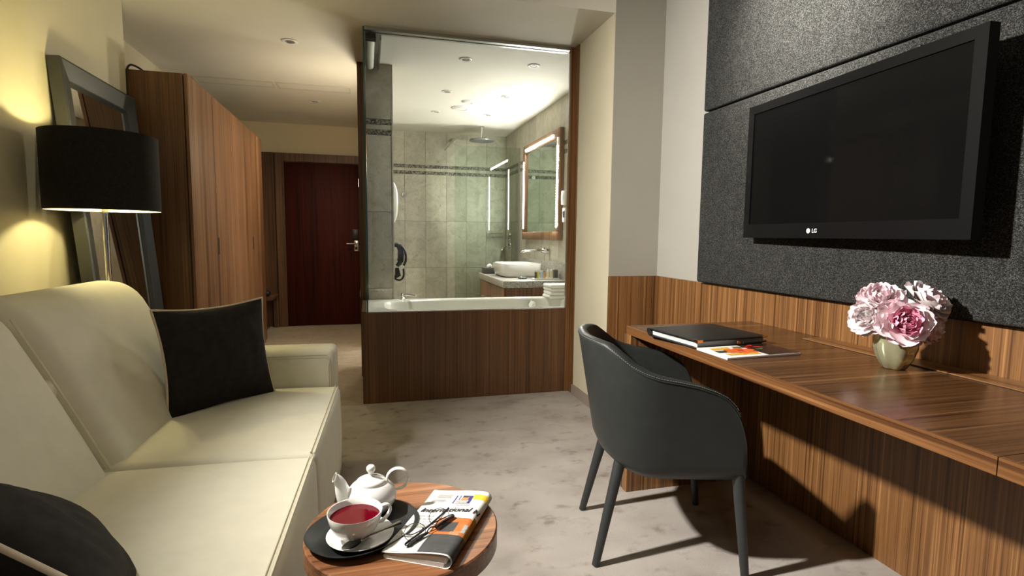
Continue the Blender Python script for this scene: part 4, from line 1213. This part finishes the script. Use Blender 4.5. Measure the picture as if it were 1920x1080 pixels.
# vase
vs = thing('vase', 'lobed metallic green vase holding the pink peonies', 'vase', (1.545, 1.262, DZ))
prof = [(0, .001), (.027, 0), (.032, .003), (.046, .030), (.0555, .062), (.058, .090), (.054, .115), (.050, .124), (.048, .124), (.052, .112), (.055, .09), (.052, .06), (.04, .03), (0, .012)]
V, F = lathev(prof, (1.545, 1.262, DZ), 72, 6, .045)
vm_, nt_, bb_ = newmat('green_gold_glaze')
bb_.inputs['Base Color'].default_value = (.46, .47, .28, 1); bb_.inputs['Metallic'].default_value = .65; bb_.inputs['Roughness'].default_value = .11
_n = noise(nt_, 9, 3, .5, coords(nt_)); _r = ramp(nt_, [(.3, (.46, .49, .31)), (.7, (.74, .72, .48))]); nt_.links.new(_n.outputs[0], _r.inputs[0]); nt_.links.new(_r.outputs[0], bb_.inputs['Base Color'])
mesh('vase_body', V, F, vm_, vs, True, 60)

# peonies
def petal_mesh(L, Wd, cup, ruffle, seed, m):
    rnd = random.Random(seed); ph = rnd.random()*6
    V, F = [], []; nu, nv = 7, 6
    for i in range(nu+1):
        u = i/nu
        wd = Wd*(.28+.72*math.sin(PI*min(1, u*.78+.10))**.8)*(1 if u < .85 else 1-.9*(u-.85))
        for j in range(nv+1):
            q = j/nv*2-1
            tipcut = (.10*L*abs(q)**2.2+.035*L*math.sin(5*q+ph))*u*u
            x = q*wd/2
            y = L*u-tipcut
            z = cup*L*(u**1.7)*.55+cup*.55*Wd*(q*q)*(.4+.6*u)-ruffle*L*.06*math.sin(7*q+ph)*u*u
            V.append((x, y, z))
    for i in range(nu):
        for j in range(nv): F.append((i*(nv+1)+j, (i+1)*(nv+1)+j, (i+1)*(nv+1)+j+1, i*(nv+1)+j+1))
    me = bpy.data.meshes.new('petal'); me.from_pydata(V, [], F); me.update(); me.shade_smooth(); me.materials.append(m)
    return me
def petal_mat(name, base, tip):
    m, nt, b = newmat(name)
    oi = nt.nodes.new('ShaderNodeObjectInfo')
    tc = nt.nodes.new('ShaderNodeTexCoord'); sx = nt.nodes.new('ShaderNodeSeparateXYZ'); nt.links.new(tc.outputs['Generated'], sx.inputs[0])
    n = noise(nt, 14, 3, .6, coords(nt, (6, 1, 1)))
    r = ramp(nt, [(.0, base), (.75, tip), (1.0, tuple(min(1, x*1.05) for x in tip))]); nt.links.new(sx.outputs[1], r.inputs[0])
    mr = nt.nodes.new('ShaderNodeMapRange'); mr.inputs[3].default_value = .85; mr.inputs[4].default_value = 1.08
    nt.links.new(oi.outputs['Random'], mr.inputs[0])
    vmn = nt.nodes.new('ShaderNodeVectorMath'); vmn.operation = 'SCALE'; nt.links.new(r.outputs[0], vmn.inputs[0]); nt.links.new(mr.outputs[0], vmn.inputs['Scale'])
    nt.links.new(vmn.outputs[0], b.inputs['Base Color']); b.inputs['Roughness'].default_value = .6
    b.inputs['Subsurface Weight'].default_value = .0
    return m
pm_pale = petal_mat('petal_pale', (.86, .50, .57), (.92, .74, .79))
pm_pink = petal_mat('petal_pink', (.80, .08, .30), (.88, .42, .56))
pm_white = petal_mat('petal_blush_white', (.86, .70, .70), (.90, .82, .83))
stam = plain('stamen_yellow', (.65, .45, .12), .7)
green = plain('stem_green', (.10, .17, .05), .6)
def peony(label, c, normal, R, outer, inner, seed, open_=1.0, stamens=False):
    rnd = random.Random(seed)
    t = bpy.data.objects.new('peony', None); COL.objects.link(t); t.empty_display_size = .03
    q = Vector(normal).normalized().to_track_quat('Z', 'Y'); t.rotation_mode = 'QUATERNION'; t.rotation_quaternion = q
    t.location = c; OFF[t] = Vector((0, 0, 0)); tag(t, label, 'flower', 'pink peonies in the vase')
    vars_ = {}
    for kind, mt in (('o', outer), ('i', inner)):
        vars_[kind] = [petal_mesh(R*(1.02 if kind == 'o' else .70)*k_, R*(1.08 if kind == 'o' else .60)*k_, .34 if kind == 'o' else .55, .55 if kind == 'o' else 1.2, seed*10+i, mt) for i, k_ in enumerate((1, .9, .96))]
    spec = [('o', 7, -.12, 1.0), ('o', 7, .22, .94), ('o', 6, .50, .80), ('i', 9, .62, 1.05), ('i', 9, .88, .92), ('i', 9, 1.12, .80), ('i', 7, 1.32, .64)]
    if stamens: spec = spec[:5]
    for (kind, n_, tilt, sc) in spec:
        a0 = rnd.random()*6
        for k in range(n_):
            o = bpy.data.objects.new('petal', rnd.choice(vars_[kind])); COL.objects.link(o); o.parent = t
            a_ = a0+2*PI*k/n_+rnd.uniform(-.12, .12)
            tl = tilt*open_+rnd.uniform(-.10, .10)
            M = Matrix.Rotation(a_, 4, 'Z') @ Matrix.Translation((0, R*.06, -R*.08+R*.10*tilt)) @ Matrix.Rotation(tl, 4, 'X') @ Matrix.Scale(sc*rnd.uniform(.92, 1.06), 4)
            o.matrix_local = M
    mb = MB(); mb.lathe([(0, -R*.25), (R*.16, -R*.22), (R*.26, -R*.1), (R*.2, 0), (0, R*.05)], (0, 0, 0), 12)
    mb.build('flower_core', green, t, True)
    if stamens:
        sm = MB()
        for k in range(60):
            a_ = rnd.random()*2*PI; rr = R*.32*math.sqrt(rnd.random())
            sm.tube([(rr*.5*math.cos(a_), rr*.5*math.sin(a_), 0), (rr*math.cos(a_), rr*math.sin(a_), R*rnd.uniform(.28, .42))], R*.018, 4)
        sm.build('stamens', stam, t, True)['kind'] = 'stuff'
    # stem down into the vase
    c = Vector(c); base = Vector((1.545, 1.262, DZ+.03)); inv = q.inverted()
    neck = Vector((1.545+(c.x-1.545)*.35, 1.262+(c.y-1.262)*.35, DZ+.12))
    pts = [inv @ (p-c) for p in smoothpath([c-Vector(normal).normalized()*R*.15, neck, base], 6)]
    tube('stem', pts, .0028, green, t, 6)
    return t
peony('deep pink peony at the front of the vase', (1.510, 1.215, .896), (-.50, -.80, .30), .075, pm_pale, pm_pink, 1, .95)
peony('pale pink peony at the upper left of the bouquet', (1.505, 1.285, .955), (-.55, -.30, .80), .068, pm_pale, pm_pale, 2, .9)
peony('blush peony with open yellow stamens at the upper right', (1.602, 1.225, .955), (.25, -.60, .72), .070, pm_white, pm_pale, 3, .8, True)
peony('whitish peony drooping out at the left of the vase', (1.470, 1.290, .905), (-.90, -.15, .22), .058, pm_white, pm_white, 4, .85)
peony('blush white peony low at the right of the bouquet', (1.610, 1.220, .890), (.40, -.85, .10), .056, pm_pale, pm_white, 5, 1.0)
